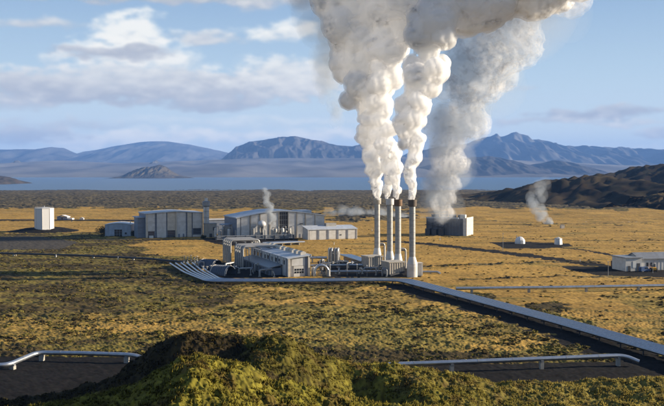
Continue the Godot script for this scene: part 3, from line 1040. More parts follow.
	part(t, "parapet_rail", Shape.new().tube(PackedVector3Array([Vector3(-9, 10.7, 0), Vector3(9, 10.7, 0)]), 0.05, 5), mats.grey_steel)
	t = thing("grey_pump_house", "square grey pump house at the foot of the round tower", "building", on(211, 237.4), SITE_YAW)
	part(t, "wall", bx(-3.6, 0, -5, 3.6, 8.6, 0), mats.concrete)
	part(t, "roof", bx(-3.8, 8.6, -5.2, 3.8, 8.9, 0.2), mats.grey_steel)
	part(t, "door", bx(-1, 0, 0.004, 0.6, 2.6, 0.08), mats.dark_steel)
	louvre(t, 1.2, 3.0, 4.5, 6.5, 0.004)
	t = thing("canopy", "open canopy with a blue roof before the wide turbine hall", "canopy", on(232, 238.2), SITE_YAW)
	part(t, "roof", Shape.new().prism(PackedVector2Array([Vector2(-6.2, 8.2), Vector2(6.2, 8.9), Vector2(6.2, 9.4), Vector2(-6.2, 8.7)]), -7, 0), mats.blue_cladding)
	for x in [-5.6, 0.2, 5.6]:
		part(t, "column", bx(x - 0.28, 0, -0.8, x + 0.28, 8.3, -0.25), mats.white_cladding)
	part(t, "wall_panel", bx(-4.8, 0, -3.2, -1.6, 7.2, -2.8), mats.white_cladding)


func vessel(at: Vector3, r: float, h: float, label: String, m: Material, group := ""):
	var t := thing("steam_separator", label, "vessel", at, 0, group)
	part(t, "tank", Shape.new().lathe(Vector3.ZERO, [[r * 0.6, 0.9], [r, 1.4], [r, h - r * 0.6], [r * 0.8, h - r * 0.2], [0.01, h]], 14), m)
	for a in 4:
		var d := Vector3(cos(a * PI / 2 + 0.6), 0, sin(a * PI / 2 + 0.6)) * r * 0.85
		part(t, "leg", Shape.new().lathe(d, [[0.09, 0], [0.09, 1.6]], 6), mats.dark_steel)
	part(t, "outlet_pipe", Shape.new().tube(bent([Vector3(0, h - 0.2, 0), Vector3(0, h + 0.9, 0), Vector3(r + 0.9, h + 0.9, 0), Vector3(r + 0.9, 0.1, 0)], 0.5), 0.2, 8), mats.dull_aluminium)


func build_pipework():
	# vessels standing in front of the turbine hall
	var spots := []
	var k := 0
	for u in [215.5, 219.5, 223, 229, 236.5, 244, 247.5, 252, 255.2, 272, 275.4, 279, 282.5, 286, 289.5]:
		var near := 238.8 + 0.5 * sin(k * 2.1)
		var r := 0.75 + 0.35 * absf(sin(k * 1.7))
		vessel(on(u, near, 0.15), r, 4.6 + 2.2 * absf(cos(k * 1.3)), ("grey" if k % 3 else "white") + " upright steam vessel " + ("beside the grey pump house" if u < 225 else "at the blue-roofed canopy" if u < 240 else "between the canopy and the white dome vessel" if u < 260 else "next to the white dome vessel" if u < 278 else "before the dark glazed strip"), mats.dull_aluminium if k % 3 else mats.white_cladding, "vessels before the turbine hall")
		k += 1
	var t := thing("dome_vessel", "white dome vessel on a thin column before the turbine hall", "vessel", on(262, 239.2))
	part(t, "column", Shape.new().lathe(Vector3.ZERO, [[0.55, 0], [0.55, 7.6]], 12), mats.dark_steel)
	var rings := []
	for q in 11:
		var a := -PI / 2 + PI * q / 10
		rings.append([maxf(0.01, 2.5 * cos(a)), 9.4 + 2.1 * sin(a)])
	part(t, "dome", Shape.new().lathe(Vector3.ZERO, rings, 20), mats.white_paint)
	for s in [-1.0, 1.0]:
		part(t, "feed_pipe", Shape.new().tube(bent([Vector3(s * 1.6, 0, 0.6), Vector3(s * 1.6, 6.6, 0.6), Vector3(s * 0.6, 7.8, 0.2)], 0.7), 0.24, 8), mats.white_cladding)
	# long low header in front of the vessels
	t = thing("header_pipe", "long horizontal header pipe at the feet of the steam vessels", "pipe", on(258, 240.6, 0.0), SITE_YAW - 4)
	for q in 3:
		part(t, "pipe", Shape.new().tube(PackedVector3Array([Vector3(-25, 1.1 + 0.85 * q, -0.5 * q), Vector3(22, 1.1 + 0.85 * q, -0.5 * q)]), 0.34, 8), mats.grey_steel)
	for q in 9:
		part(t, "support", bx(-24.4 + q * 5.7, -0.3, -1.5, -24.1 + q * 5.7, 3.0, 0.5), mats.dark_steel)

	# two hoop-shaped pipe gantries
	gantry("pipe_gantry", "tall gantry of looped grey pipes nearer the turbine hall", on(230.5, 263.5, 0.1), 10.2, 13.0, 5, 13.0)
	gantry("pipe_gantry", "broad gantry of looped grey pipes reaching over the long shed", on(243.0, 268.0, 0.1), 8.9, 14.5, 5, 13.0)

	# flat pipe run right of the gantries
	t = thing("pipe_deck", "flat deck of pale pipes ending in the grass by the annex", "pipe", on(283, 245.6, 0.0), SITE_YAW + 12)
	for q in 6:
		part(t, "pipe", Shape.new().tube(PackedVector3Array([Vector3(-12 + q * 0.5, 1.5, -q * 1.15), Vector3(13.5 - q * 1.1, 1.5, -q * 1.15)]), 0.46, 8), mats.aluminium)
	for q in 5:
		part(t, "support", bx(-11 + q * 5.2, -0.3, -6.4, -10.7 + q * 5.2, 1.05, 0.4), mats.concrete)

	# half-round shells over the valves
	for a in [[210.0, 267.6, 3.3, 8.0, "corrugated half-round shelter behind the other valve shelter"], [222.5, 274.4, 3.4, 8.0, "corrugated half-round shelter beside the bend of the pipe bundle"]]:
		t = thing("valve_shelter", a[4], "shelter", on(a[0], a[1], 0.15), 62, "half-round valve shelters")
		var sheet := PackedVector2Array()
		for q in 17:
			var b := PI - PI * q / 16
			sheet.append(Vector2(cos(b) * a[2], sin(b) * a[2] * 1.02))
		for q in 17:
			var b := PI * q / 16
			sheet.append(Vector2(cos(b) * (a[2] + 0.22), sin(b) * (a[2] + 0.22) * 1.02))
		part(t, "shell", strip_roof(sheet, -a[3] * 0.5, a[3] * 0.5), mats.dark_sheet)
		for q in 9:
			var z: float = -a[3] * 0.5 + 0.5 + q * (a[3] - 1.0) / 8.0
			var ribs := PackedVector3Array()
			for b in 13:
				var ang := PI * b / 12
				ribs.append(Vector3(cos(ang) * (a[2] + 0.26), sin(ang) * (a[2] + 0.26) * 1.02, z))
			part(t, "rib", Shape.new().tube(ribs, 0.13, 5), mats.dark_sheet if q not in [0, 8] else mats.cream_trim)
	# valves on the fan of pipes
	for a in [[184.5, 262.5], [187.5, 263.5], [191, 261.8], [194.5, 263.0], [197, 262.0], [203, 272.5], [207, 273.5], [211, 273], [215.5, 274], [219, 273.5], [224.5, 275]]:
		t = thing("valve", "small upright valve with handwheel " + ("at the open ends of the fanned pipes" if a[0] < 200 else "between the fanned pipes and the half-round shelters"), "valve", on(a[0], a[1], 0.1), rng.randf_range(0, 90), "valves on the fanned pipes")
		var h := rng.randf_range(2.2, 3.2)
		part(t, "stem", Shape.new().lathe(Vector3.ZERO, [[0.34, 0], [0.34, 0.9], [0.16, 1.0], [0.16, h]], 8), mats.dull_aluminium)
		part(t, "handwheel", Shape.new().lathe(Vector3.ZERO, [[0.1, h], [0.5, h], [0.5, h + 0.12], [0.1, h + 0.14]], 12), mats.cream_trim)
		part(t, "flange", Shape.new().lathe(Vector3.ZERO, [[0.3, 0.7], [0.5, 0.7], [0.5, 0.9], [0.3, 0.9]], 12), mats.grey_steel)


func gantry(called: String, label: String, at: Vector3, h: float, span: float, count: int, deep: float):
	var t := thing(called, label, "pipe gantry", at, SITE_YAW, "pipe gantries before the turbine hall")
	for q in count:
		var z := -deep * q / (count - 1)
		part(t, "pipe", Shape.new().tube(bent([Vector3(0, 0, z), Vector3(0, h, z), Vector3(span, h, z), Vector3(span, 0.0, z)], 1.4, 6), 0.42, 12), mats.dull_aluminium)
	for x in [2.5, span * 0.5, span - 2.5]:
		part(t, "cross_beam", bx(x - 0.2, h - 1.1, -deep - 0.6, x + 0.2, h - 0.66, 0.6), mats.grey_steel)
	for x in [2.5, span - 2.5]:
		for z in [0.4, -deep - 0.4]:
			part(t, "post", bx(x - 0.18, 0, z - 0.18, x + 0.18, h - 1.1, z + 0.18), mats.grey_steel)


func build_long_shed():
	var t := thing("long_shed", "long shed with roof ventilators and a double door in its gable", "shed", on(298.5, 276.4), SITE_YAW)
	var w := 4.35
	var len_ := 54.0
	part(t, "wall", Shape.new().prism(PackedVector2Array([Vector2(-w, 0), Vector2(-w, 7.1), Vector2(w, 8.1), Vector2(w, 0)]), -len_, 0), mats.grey_cladding)
	var roof := part(t, "roof", strip_roof(PackedVector2Array([Vector2(-w - 0.4, 7.1), Vector2(w + 0.35, 8.15), Vector2(w + 0.35, 8.55), Vector2(-w - 0.4, 7.5)]), -len_ - 0.3, 0.9), mats.pale_roof)
	for k in 9:
		var z := -4.0 - k * 5.6
		part(roof, "ventilator", Shape.new().prism(PackedVector2Array([Vector2(1.6, 8.0), Vector2(1.6, 9.2), Vector2(2.6, 9.7), Vector2(3.8, 9.3), Vector2(3.8, 8.2)]), z - 1.7, z + 1.7), mats.cream_trim)
	part(roof, "verge", strip_roof(PackedVector2Array([Vector2(w + 0.36, 7.7), Vector2(w + 0.6, 7.7), Vector2(w + 0.6, 8.62), Vector2(w + 0.36, 8.62)]), -len_ - 0.3, 1.0), mats.white_cladding)
	for x in [-w + 0.35, w - 0.3]:
		part(t, "pilaster", bx(x - 0.38, 0, 0.004, x + 0.38, 7.2 if x < 0 else 8.0, 0.8), mats.cream_trim)
	part(t, "wall_panel", bx(-2.7, 4.4, 0.004, 2.5, 7.3, 0.3), mats.grey_cladding)
	part(t, "recess", bx(2.6, 0, 0.004, 3.6, 7.6, 0.1), mats.slate_cladding)
	var d := part(t, "door", bx(-2.0, 0, 0.004, 2.3, 4.3, 0.34), mats.white_cladding)
	for k in 4:
		for y in [1.5, 2.5]:
			part(d, "pane", bx(-1.7 + k * 0.98, y, 0.34, -0.95 + k * 0.98, y + 0.75, 0.38), mats.glass_dark)
	for k in 14:
		var z := -1.2 - k * 3.9
		part(t, "side_rib", bx(-w - 0.28, 0, z - 0.2, -w - 0.004, 7.0, z + 0.2), mats.white_cladding if k % 3 else mats.slate_cladding)
	for k in 9:
		var z := -5.0 - k * 5.4
		part(t, "side_window", bx(-w - 0.1, 4.6, z - 1.5, -w - 0.003, 6.2, z + 1.5), mats.glass_dark)
	part(t, "lean_to", bx(-w - 5.2, 0, -len_ + 4, -w - 0.3, 3.0, -7), mats.slate_cladding)
	part(t, "lean_to_roof", strip_roof(PackedVector2Array([Vector2(-w - 5.7, 2.95), Vector2(-w - 0.3, 4.1), Vector2(-w - 0.3, 4.4), Vector2(-w - 5.7, 3.25)]), -len_ + 3.5, -6.5), mats.grey_steel)
	for k in 8:
		var z := -10.0 - k * 5.0
		part(t, "lean_to_bay", bx(-w - 5.28, 0.4, z - 1.8, -w - 5.2, 2.4, z + 1.8), mats.dark_steel)


func stack(label: String, at: Vector3, h: float, cap: Material, wide: float):
	var t := thing("steam_stack", label, "stack", at)
	part(t, "base", Shape.new().lathe(Vector3.ZERO, [[wide, 0], [wide, 5.2]], 24), mats.white_cladding)
	part(t, "shoulder", Shape.new().lathe(Vector3.ZERO, [[wide, 5.2], [wide + 0.08, 5.25], [1.22, 8.0]], 24), mats.white_cladding)
	part(t, "shaft", Shape.new().lathe(Vector3.ZERO, [[1.2, 8.0], [1.12, h - 2.4]], 24), mats.dull_aluminium)
	var y := 10.0
	while y < h - 4.0:
		part(t, "seam", Shape.new().lathe(Vector3.ZERO, [[1.15, y], [1.23, y + 0.03], [1.23, y + 0.13], [1.14, y + 0.16]], 24), mats.grey_steel)
		y += 2.4
	part(t, "cap", Shape.new().lathe(Vector3.ZERO, [[1.15, h - 2.6], [1.62, h - 2.45], [1.62, h], [1.3, h], [1.25, h - 2.0], [0.01, h - 2.1]], 24), cap)
	var lad := Shape.new()
	for s in [-0.25, 0.25]:
		lad.box(Vector3(s - 0.035, 8, 1.3), Vector3(s + 0.035, h - 2.6, 1.37))
	var k := 8.4
	while k < h - 2.8:
		lad.box(Vector3(-0.215, k, 1.31), Vector3(0.215, k + 0.06, 1.36))
		k += 0.6
	var l := part(t, "ladder", lad, mats.grey_steel)
	l.rotation_degrees.y = -50
	return t


func build_stacks():
	stack("steam stack with a tan cap behind the others, beside the further silencer house", on(377.2, 266), 29.2, mats.concrete, 1.7)
	stack("steam stack with a pale steel cap between the two silencer houses", on(389.8, 270), 29.4, mats.grey_cladding, 1.75)
	stack("steam stack with a rusty brown cap behind the nearer silencer house", on(398, 273.2), 29.4, mats.brown_steel, 1.7)
	stack("steam stack with a dark cap and wide white base", on(412.2, 277), 29.7, mats.sooty_steel, 2.0)
	for a in [[375.5, 268.8, "boxy ribbed silencer house at the foot of the tan-capped stack", 0.95], [396.8, 276.0, "boxy ribbed silencer house next to the wide white stack base", 1.0]]:
		var t := thing("silencer_house", a[2], "building", on(a[0], a[1]), 24, "silencer houses at the stacks")
		var w := 3.3
		var h: float = 5.4 * a[3]
		part(t, "wall", bx(-w, 0.9, -6.5, w, h, 0), mats.tan_cladding)
		part(t, "roof", bx(-w - 0.3, h, -6.8, w + 0.3, h + 0.4, 0.3), mats.concrete)
		part(t, "base", bx(-w + 0.4, 0, -6.1, w - 0.4, 0.9, -0.4), mats.dark_steel)
		for k in 7:
			part(t, "front_rib", bx(-w + 0.15 + k * 1.02, 1.0, 0.004, -w + 0.4 + k * 1.02, h - 0.1, 0.16), mats.concrete)
		for k in 6:
			part(t, "side_rib", bx(-w - 0.14, 1.0, -6.2 + k * 1.15, -w - 0.003, h - 0.1, -5.9 + k * 1.15), mats.grey_steel)
		part(t, "sloping_duct", Shape.new().prism(PackedVector2Array([Vector2(-w + 0.2, 0.4), Vector2(w - 0.2, 1.5), Vector2(w - 0.2, 2.1), Vector2(-w + 0.2, 1.0)]), 0.17, 0.7), mats.dark_steel)
	for a in [[382.5, 262.0, "looped pipes between the two rear stacks"], [403.5, 268.5, "looped pipes between the rusty-capped and the dark-capped stack"]]:
		var t := thing("pipe_loop", a[2], "pipe", on(a[0], a[1], 0.1), 12, "pipe loops at the stacks")
		for k in 3:
			part(t, "pipe", Shape.new().tube(bent([Vector3(-1.9, 5.0, -k * 1.5), Vector3(-1.9, 8.4 - k * 0.5, -k * 1.5), Vector3(0.9 + k * 0.5, 8.4 - k * 0.5, -k * 1.5), Vector3(0.9 + k * 0.5, 0, -k * 1.5)], 1.2, 6), 0.36, 10), mats.dull_aluminium)
	var t := thing("switch_cabinet", "narrow white cabinet at the right of the stack bases", "cabinet", on(419.8, 275.8), 10)
	part(t, "body", bx(-1.2, 0, -3, 1.2, 5.0, 0), mats.white_cladding)
	part(t, "roof", bx(-1.35, 5.0, -3.2, 1.35, 5.25, 0.2), mats.cream_trim)
	for k in 3:
		part(t, "rib", bx(-0.95 + k * 0.8, 0.2, 0.004, -0.8 + k * 0.8, 4.8, 0.1), mats.grey_cladding)
	t = thing("ground_pipe", "short pale pipe lying in the grass beside the stacks", "pipe", on(424, 273.5, 0.0), 0)
	part(t, "pipe", Shape.new().tube(bent([Vector3(-0.8, 0.7, 0), Vector3(5.5, 0.7, 0.5), Vector3(6.4, 0.0, 1.2)], 0.8), 0.42, 10), mats.aluminium)
	part(t, "support", bx(2.4, -0.4, -0.3, 2.8, 0.4, 0.6), mats.concrete)


func build_right_side():
	# cooling building under the thin plume
	var t := thing("cooling_building", "cooling building with front coloured dark for shade and right end pale for sun", "building", on(446, 235.4), -24)
	var h := 10.9
	part(t, "wall", bx(-13.0, 0, -15, 13.0, h, 0), mats.dark_sheet)  # dark tone carries the shade on the front
	part(t, "end_wall", bx(13.0, 0, -15.2, 13.5, h + 0.8, 0.3), mats.cream_trim)  # pale tone carries the sunlight on this end
	part(t, "corner_panel", bx(11.2, 0, 0.004, 13.0, h + 0.5, 0.4), mats.grey_cladding)
	for k in 7:
		part(t, "wall_rib", bx(-2.4 + k * 2.2, 0, 0.004, -2.25 + k * 2.2, h, 0.12), mats.slate_cladding)
	for k in 4:
		var f := part(t, "fan_ring", Shape.new().lathe(Vector3(-9.5 + k * 5.8, h, -7.5), [[2.5, 0], [2.3, 1.4], [2.6, 2.2], [2.4, 2.2], [2.1, 0.4], [0.01, 0.4]], 20), mats.dark_steel)
		part(f, "hub", Shape.new().lathe(Vector3(-9.5 + k * 5.8, h, -7.5), [[0.5, 0.4], [0.5, 1.3], [0.01, 1.5]], 10), mats.grey_steel)
	part(t, "roof_box", bx(8.4, h, -6, 11.6, h + 2.5, -2.6), mats.white_cladding)
	part(t, "parapet", bx(-13.2, h, -0.6, 8.0, h + 0.8, 0.2), mats.blue_cladding)
	for k in 4:
		var x := -12.6 + k * 3.6
		var fr := part(t, "steel_frame", bx(x, 0, 0.9, x + 0.3, 8.8 - k * 0.5, 1.3), mats.dark_steel)
		part(fr, "brace", bx(x - 0.9, 6.6 - k * 0.6, 0.95, x + 1.9, 7.1 - k * 0.6, 1.25), mats.dark_steel)
	for k in 3:
		part(t, "transformer", bx(-12.4 + k * 4.4, 0, 1.5, -9.4 + k * 4.4, 4.6 - 0.5 * (k % 2), 4.4), mats.dark_steel)

	# two small domes and a hut on the gravel pad
	t = thing("dome_hut", "rounded white dome hut on the dark gravel pad", "hut", on(520, 243.6), 10)
	var rings := []
	for q in 8:
		var a := PI / 2 * q / 7
		rings.append([maxf(0.01, 2.9 * cos(a)), 1.2 + 3.0 * sin(a)])
	rings.push_front([2.9, 0.0])
	part(t, "dome", Shape.new().lathe(Vector3.ZERO, rings, 10, true), mats.white_paint)
	part(t, "door", bx(-0.7, 0, 2.3, 0.7, 2.3, 2.95), mats.grey_cladding)
	part(t, "vent", Shape.new().lathe(Vector3(-1.6, 0, -1.2), [[0.2, 2.5], [0.2, 4.8], [0.01, 5]], 8), mats.grey_steel)
	t = thing("box_hut", "upright white tapered hut near the dome hut", "hut", on(558.4, 244.4), -6)
	part(t, "wall", Shape.new().lathe(Vector3.ZERO, [[2.3, 0], [2.0, 3.4]], 6, true, 0.3), mats.white_paint)
	part(t, "roof", Shape.new().lathe(Vector3.ZERO, [[2.15, 3.4], [2.15, 3.6], [0.01, 4.4]], 6, true, 0.3), mats.white_cladding)
	part(t, "door", bx(-0.5, 0, 1.75, 0.5, 2.1, 2.06), mats.grey_cladding)
	t = thing("valve_box", "small tan box standing in the far golden field", "hut", gp(563, 228.4) + Vector3.DOWN * 0.4, 12)
	part(t, "wall", bx(-1.3, 0, -2.0, 1.3, 2.6, 0), mats.cream_trim)
	part(t, "roof", bx(-1.45, 2.6, -2.15, 1.45, 2.8, 0.15), mats.concrete)

	# workshop at the right edge
	t = thing("workshop", "white workshop with a grey roof and dark windows by the road", "workshop", on(645, 270.4), 12)
	var prof := PackedVector2Array([Vector2(0, 0), Vector2(0, 5.0), Vector2(-5, 6.9), Vector2(-10, 5.0), Vector2(-10, 0)])
	var wl := part(t, "wall", Shape.new().prism(prof, -2.5, 17.0), mats.white_cladding)
	wl.rotation_degrees.y = -90
	wl.position.x = 0
	wl.scale.z = -1
	var rs := part(t, "roof", strip_roof(PackedVector2Array([Vector2(0.5, 4.82), Vector2(-5, 6.92), Vector2(-10.5, 4.82), Vector2(-10.5, 5.1), Vector2(-5, 7.22), Vector2(0.5, 5.1)]), -3.0, 17.5), mats.grey_steel)
	rs.rotation_degrees.y = -90
	rs.scale.z = -1
	part(t, "cross_wing", bx(-9.6, 0, -9, -2.51, 5.5, 1.6), mats.white_cladding)
	part(t, "wing_roof", bx(-9.9, 5.5, -9.3, -2.2, 5.85, 2.0), mats.grey_steel)
	for x in [-6.4]:
		part(t, "window", bx(x, 1.6, 1.604, x + 1.3, 4.2, 1.68), mats.lens)
	part(t, "door", bx(-4.6, 0, 1.604, -3.2, 3.4, 1.68), mats.dark_steel)
	part(t, "door", bx(-8.6, 0, 1.604, -7.4, 2.4, 1.68), mats.dark_steel)
	for x in [0.6, 2.4]:
		part(t, "window", bx(x, 1.8, 0.004, x + 0.9, 3.4, 0.08), mats.glass_dark)
	for k in 8:
		part(t, "wall_rib", bx(4.2 + k * 1.6, 0.1, 0.004, 4.3 + k * 1.6, 4.8, 0.07), mats.grey_cladding)
	t = thing("brown_container", "small brown container at the left end of the workshop", "container", on(618.5, 267.6), 14)
	part(t, "body", bx(-1.2, 0, -4, 1.2, 2.9, 0), mats.brown_steel)
	for k in 4:
		part(t, "rib", bx(-1.0 + k * 0.6, 0.1, 0.004, -0.85 + k * 0.6, 2.8, 0.08), mats.brown_steel)
	# loader and van before it
	t = thing("wheel_loader", "yellow wheel loader parked before the workshop", "loader", on(653.5, 271.2, 0.15), 80)
	part(t, "body", Shape.new().prism(PackedVector2Array([Vector2(-2.2, 0.8), Vector2(-2.2, 1.7), Vector2(-0.5, 1.9), Vector2(1.6, 1.5), Vector2(1.9, 0.8)]), -0.8, 0.8), mats.yellow_paint)
	part(t, "cab", Shape.new().prism(PackedVector2Array([Vector2(-0.6, 1.85), Vector2(-0.5, 3.1), Vector2(0.6, 3.1), Vector2(0.8, 1.8)]), -0.65, 0.65), mats.glass_dark)
	part(t, "bucket", Shape.new().prism(PackedVector2Array([Vector2(2.4, 0.2), Vector2(3.4, 0.2), Vector2(2.6, 0.5), Vector2(2.6, 1.3), Vector2(2.4, 1.3)]), -1.2, 1.2), mats.yellow_paint)
	for s in [-0.7, 0.7]:
		part(t, "arm", Shape.new().tube(PackedVector3Array([Vector3(0.9, 1.5, s * 0.7), Vector3(2.5, 0.8, s * 0.7)]), 0.13, 6), mats.yellow_paint)
		for x in [-1.3, 1.3]:
			wheel(t, Vector3(x, 0.75, s * 1.4), 0.75, 0.45)
	t = thing("parked_van", "dark blue van parked at the workshop corner", "van", on(644.5, 271.6, 0.15), 20)
	part(t, "body", Shape.new().prism(PackedVector2Array([Vector2(-2.2, 0.4), Vector2(-2.25, 1.9), Vector2(-2.0, 2.1), Vector2(0.9, 2.1), Vector2(1.5, 1.3), Vector2(2.3, 1.1), Vector2(2.35, 0.4)]), -0.9, 0.9), mats.blue_paint)
	for s in [-0.92, 0.9]:
		part(t, "side_window", Shape.new().prism(PackedVector2Array([Vector2(-0.6, 1.3), Vector2(-0.6, 1.9), Vector2(0.75, 1.9), Vector2(1.2, 1.3)]), s, s + 0.02), mats.glass_dark)
	for s in [-0.8, 0.8]:
		for x in [-1.4, 1.4]:
			wheel(t, Vector3(x, 0.36, s), 0.36, 0.22)


func wheel(t: Node3D, at: Vector3, r: float, w: float):
	var o := part(t, "wheel", Shape.new().lathe(Vector3.ZERO, [[0.01, -w * 0.5], [r * 0.9, -w * 0.5], [r, -w * 0.35], [r, w * 0.35], [r * 0.9, w * 0.5], [0.01, w * 0.5]], 16), mats.rubber)
	o.rotation_degrees.x = 90
	o.position = at
	var rim := part(o, "rim", Shape.new().lathe(Vector3.ZERO, [[0.01, -w * 0.52], [r * 0.5, -w * 0.52], [r * 0.5, w * 0.52], [0.01, w * 0.52]], 12), mats.grey_steel)


func side_by_side(line: Array, shift: float) -> Array:       # the line moved sideways in plan, mitred
	var out := []
	for i in line.size():
		var p: Vector3 = line[i]
		var a: Vector3 = (p - line[i - 1]) if i > 0 else (line[1] - p)
		var b: Vector3 = (line[i + 1] - p) if i < line.size() - 1 else a
		var na := Vector2(-a.z, a.x).normalized()
		var nb := Vector2(-b.z, b.x).normalized()
		var m := (na + nb).normalized()
		m /= maxf(0.35, m.dot(na))
		out.append(p + Vector3(m.x, 0, m.y) * shift)
	return out


func fanned(line: Array, k: float) -> Array:      # pipe number k of the bundle: spread at the valves, close together beyond
	var out := []
	for i in line.size():
		out.append(side_by_side(line, k * (1.08 + [1.3, 0.75, 0.12, 0.0][mini(i, 3)]))[i])
	return out


func build_pipelines():
	# the bundle: fan at the left, straight run in front of the plant, then the long slant to the right
	var line := [gp(184, 263, 0.9), gp(196, 272, 0.9), gp(214, 280.4, 1.0), gp(300, 280.4, 1.1), gp(384, 279.6, 1.3), gp(404, 280.0, 1.4), gp(470, 297.0, 1.6), gp(560, 321.0, 1.7), gp(664, 350.5, 1.7), gp(760, 378, 1.7)]
	var start: Vector3 = line[0]
	var t := thing("pipe_bundle", "broad bundle of parallel silver pipes slanting across the moss to the stacks", "pipeline", Vector3(start.x, 0, start.z))
	var off := -t.position
	for k in 6:
		var o := part(t, "pipe", Shape.new().tube(bent(fanned(line, k - 2.5), 5.0, 6), 0.37, 12), mats.bundle_metal)
		o.position = off
	for i in line.size() - 1:
		var a: Vector3 = line[i]
		var b: Vector3 = line[i + 1]
		var n := int(a.distance_to(b) / 9.0) + 1
		for k in n:
			var p := a.lerp(b, (k + 0.5) / n)
			var yaw := atan2(b.x - a.x, b.z - a.z)
			var o := part(t, "support", bx(-3.1, -0.66, -0.12, 3.1, -0.43, 0.12).box(Vector3(-2.3, -p.y - 0.8, -0.11), Vector3(-2.05, -0.663, 0.11)).box(Vector3(2.05, -p.y - 0.8, -0.11), Vector3(2.3, -0.663, 0.11)), mats.dark_steel)
			o.position = p + off
			o.rotation.y = yaw
	pipeline("pipeline", "silver pipe with a kinked bend along the black gravel at the mossy mound", [gp(-60, 372, 1.3), gp(-12, 365.5, 1.3), gp(8, 365, 1.4), gp(37, 352.6, 1.9), gp(84, 353.3, 1.9), gp(134, 355.0, 1.7), gp(143.5, 358.5, 1.0)], 0.46, [[0.5, 0.0], [2.5, 0.15], [3.5, 0.1], [4.5, 0.85]], 1.0)
	pipeline("pipeline", "silver pipe on low blocks above the black gravel berm", [gp(388, 364.6, 1.5), gp(450, 362.4, 1.7), gp(540, 358.9, 1.9), gp(624, 355.6, 2.0), gp(639, 361.8, 0.9)], 0.47, [[0.0, 0.3], [1.0, 0.02], [2.0, 0.02], [2.0, 0.93]], 0.8)
	pipeline("pipeline", "grey pipe on blocks crossing the grass behind the slanting bundle", [gp(456, 288.4, 1.6), gp(560, 287.4, 1.6), gp(664, 285.6, 1.6), gp(820, 283, 1.6)], 0.52, [[0.0, 0.15], [0.0, 0.7], [1.0, 0.25], [1.0, 0.75], [2.0, 0.3]], 0.8)
	pipeline("pipeline", "thin dark pipe along the track left of the valves", [gp(-90, 252.5, 1.0), gp(0, 253.2, 1.0), gp(70, 255, 1.0), gp(150, 258.6, 1.0), gp(184, 262.2, 1.0)], 0.42, [[0.5, 0.2], [1.0, 0.2], [1.0, 0.8], [2.0, 0.3], [2.0, 0.8]], 0.8, "dark_steel")
	pipeline("pipeline", "far thin dark pipe crossing the golden grass behind the tank", [gp(-120, 219.8, 1.0), gp(30, 220.0, 1.0), gp(100, 220.2, 1.0), gp(141, 220.6, 1.0)], 0.5, [[0.3, 0.2], [1.0, 0.1], [1.0, 0.6], [2.0, 0.5]], 0.8, "dark_steel")
	pipeline("pipeline", "pale pipe running from the long shed to the hoop loops", [gp(306, 257.6, 2.2), gp(327, 257.6, 2.2)], 0.55, [[0.0, 0.3], [0.0, 0.8]], 0.8)
	pipeline("pipeline", "low pipe behind the lamp posts running to the silencer houses", [gp(311, 265.6, 1.2), gp(345, 265.0, 1.2), gp(366, 265.0, 1.2)], 0.5, [[0.0, 0.3], [0.0, 0.8], [1.0, 0.6]], 0.8)
	pipeline("pipeline", "thin pipe across the dark yard towards the nearer silencer house", [gp(330, 271.4, 1.0), gp(388, 271.0, 1.0)], 0.36, [[0.0, 0.1], [0.0, 0.5], [0.0, 0.9]], 0.7)

	# bluish pipes sloping to the further silencer house
	t = thing("feeder_pipes", "sheaf of bluish pipes sloping to the further silencer house", "pipe", on(352, 262.0, 0.0))
	var c := gp(341, 254.8, 2.0)
	var d := gp(366.5, 261.5, 2.0)
	for k in 5:
		var o := part(t, "pipe", Shape.new().tube(PackedVector3Array([c + Vector3(k * 1.1, 0, 0.2 * k), d + Vector3(k * 1.1 - 2.0, 0, 0.2 * k)]), 0.45, 10), mats.aluminium)
		o.position = -t.position
	for k in 3:
		var p := c.lerp(d, 0.2 + 0.3 * k) - t.position
		part(t, "support", bx(p.x - 1.0, -0.5, p.z - 0.2, p.x + 4.5, p.y - 0.46, p.z + 0.2), mats.concrete)

	# upright hoops
	for a in [[329.6, 262.6, "tall narrow pipe hoop at the end of the pale pipe from the shed"], [335.6, 262.6, "tall narrow pipe hoop next to the sloping bluish pipes"]]:
		t = thing("hoop_pipe", a[2], "pipe", on(a[0], a[1], 0.1), 80, "twin upright pipe hoops")
		for k in 2:
			part(t, "pipe", Shape.new().tube(bent([Vector3(-1.6, 0, k * 1.15), Vector3(-1.6, 6.3, k * 1.15), Vector3(1.6, 6.3, k * 1.15), Vector3(1.6, 0, k * 1.15)], 1.5, 8), 0.5, 12), mats.dull_aluminium)
		part(t, "tie", bx(-1.9, 4.0, -0.5, 1.9, 4.25, 1.7), mats.grey_steel)
	t = thing("ring_pipe", "large half-ring pipe bend right of the long shed", "pipe", on(321.5, 276.0, 0.1), 8)
	for k in 2:
		var ring := PackedVector3Array()
		for q in 17:
			var b := PI - PI * q / 16
			ring.append(Vector3(cos(b) * (2.6 - k * 0.1), 1.6 + sin(b) * 2.6, -k * 1.5))
		ring.insert(0, Vector3(-2.6 + k * 0.1, 0, -k * 1.5))
		ring.append(Vector3(2.6 - k * 0.1, 0, -k * 1.5))
		part(t, "pipe", Shape.new().tube(ring, 0.55, 12), mats.aluminium)
	for k in 3:
		part(t, "inner_pipe", Shape.new().tube(bent([Vector3(-1.3 + k * 1.1, 0, -0.6), Vector3(-1.3 + k * 1.1, 2.3 - 0.4 * k, -0.6), Vector3(-0.7 + k * 1.1, 2.3 - 0.4 * k, -0.6), Vector3(-0.7 + k * 1.1, 0, -0.6)], 0.3), 0.18, 8), mats.dull_aluminium)
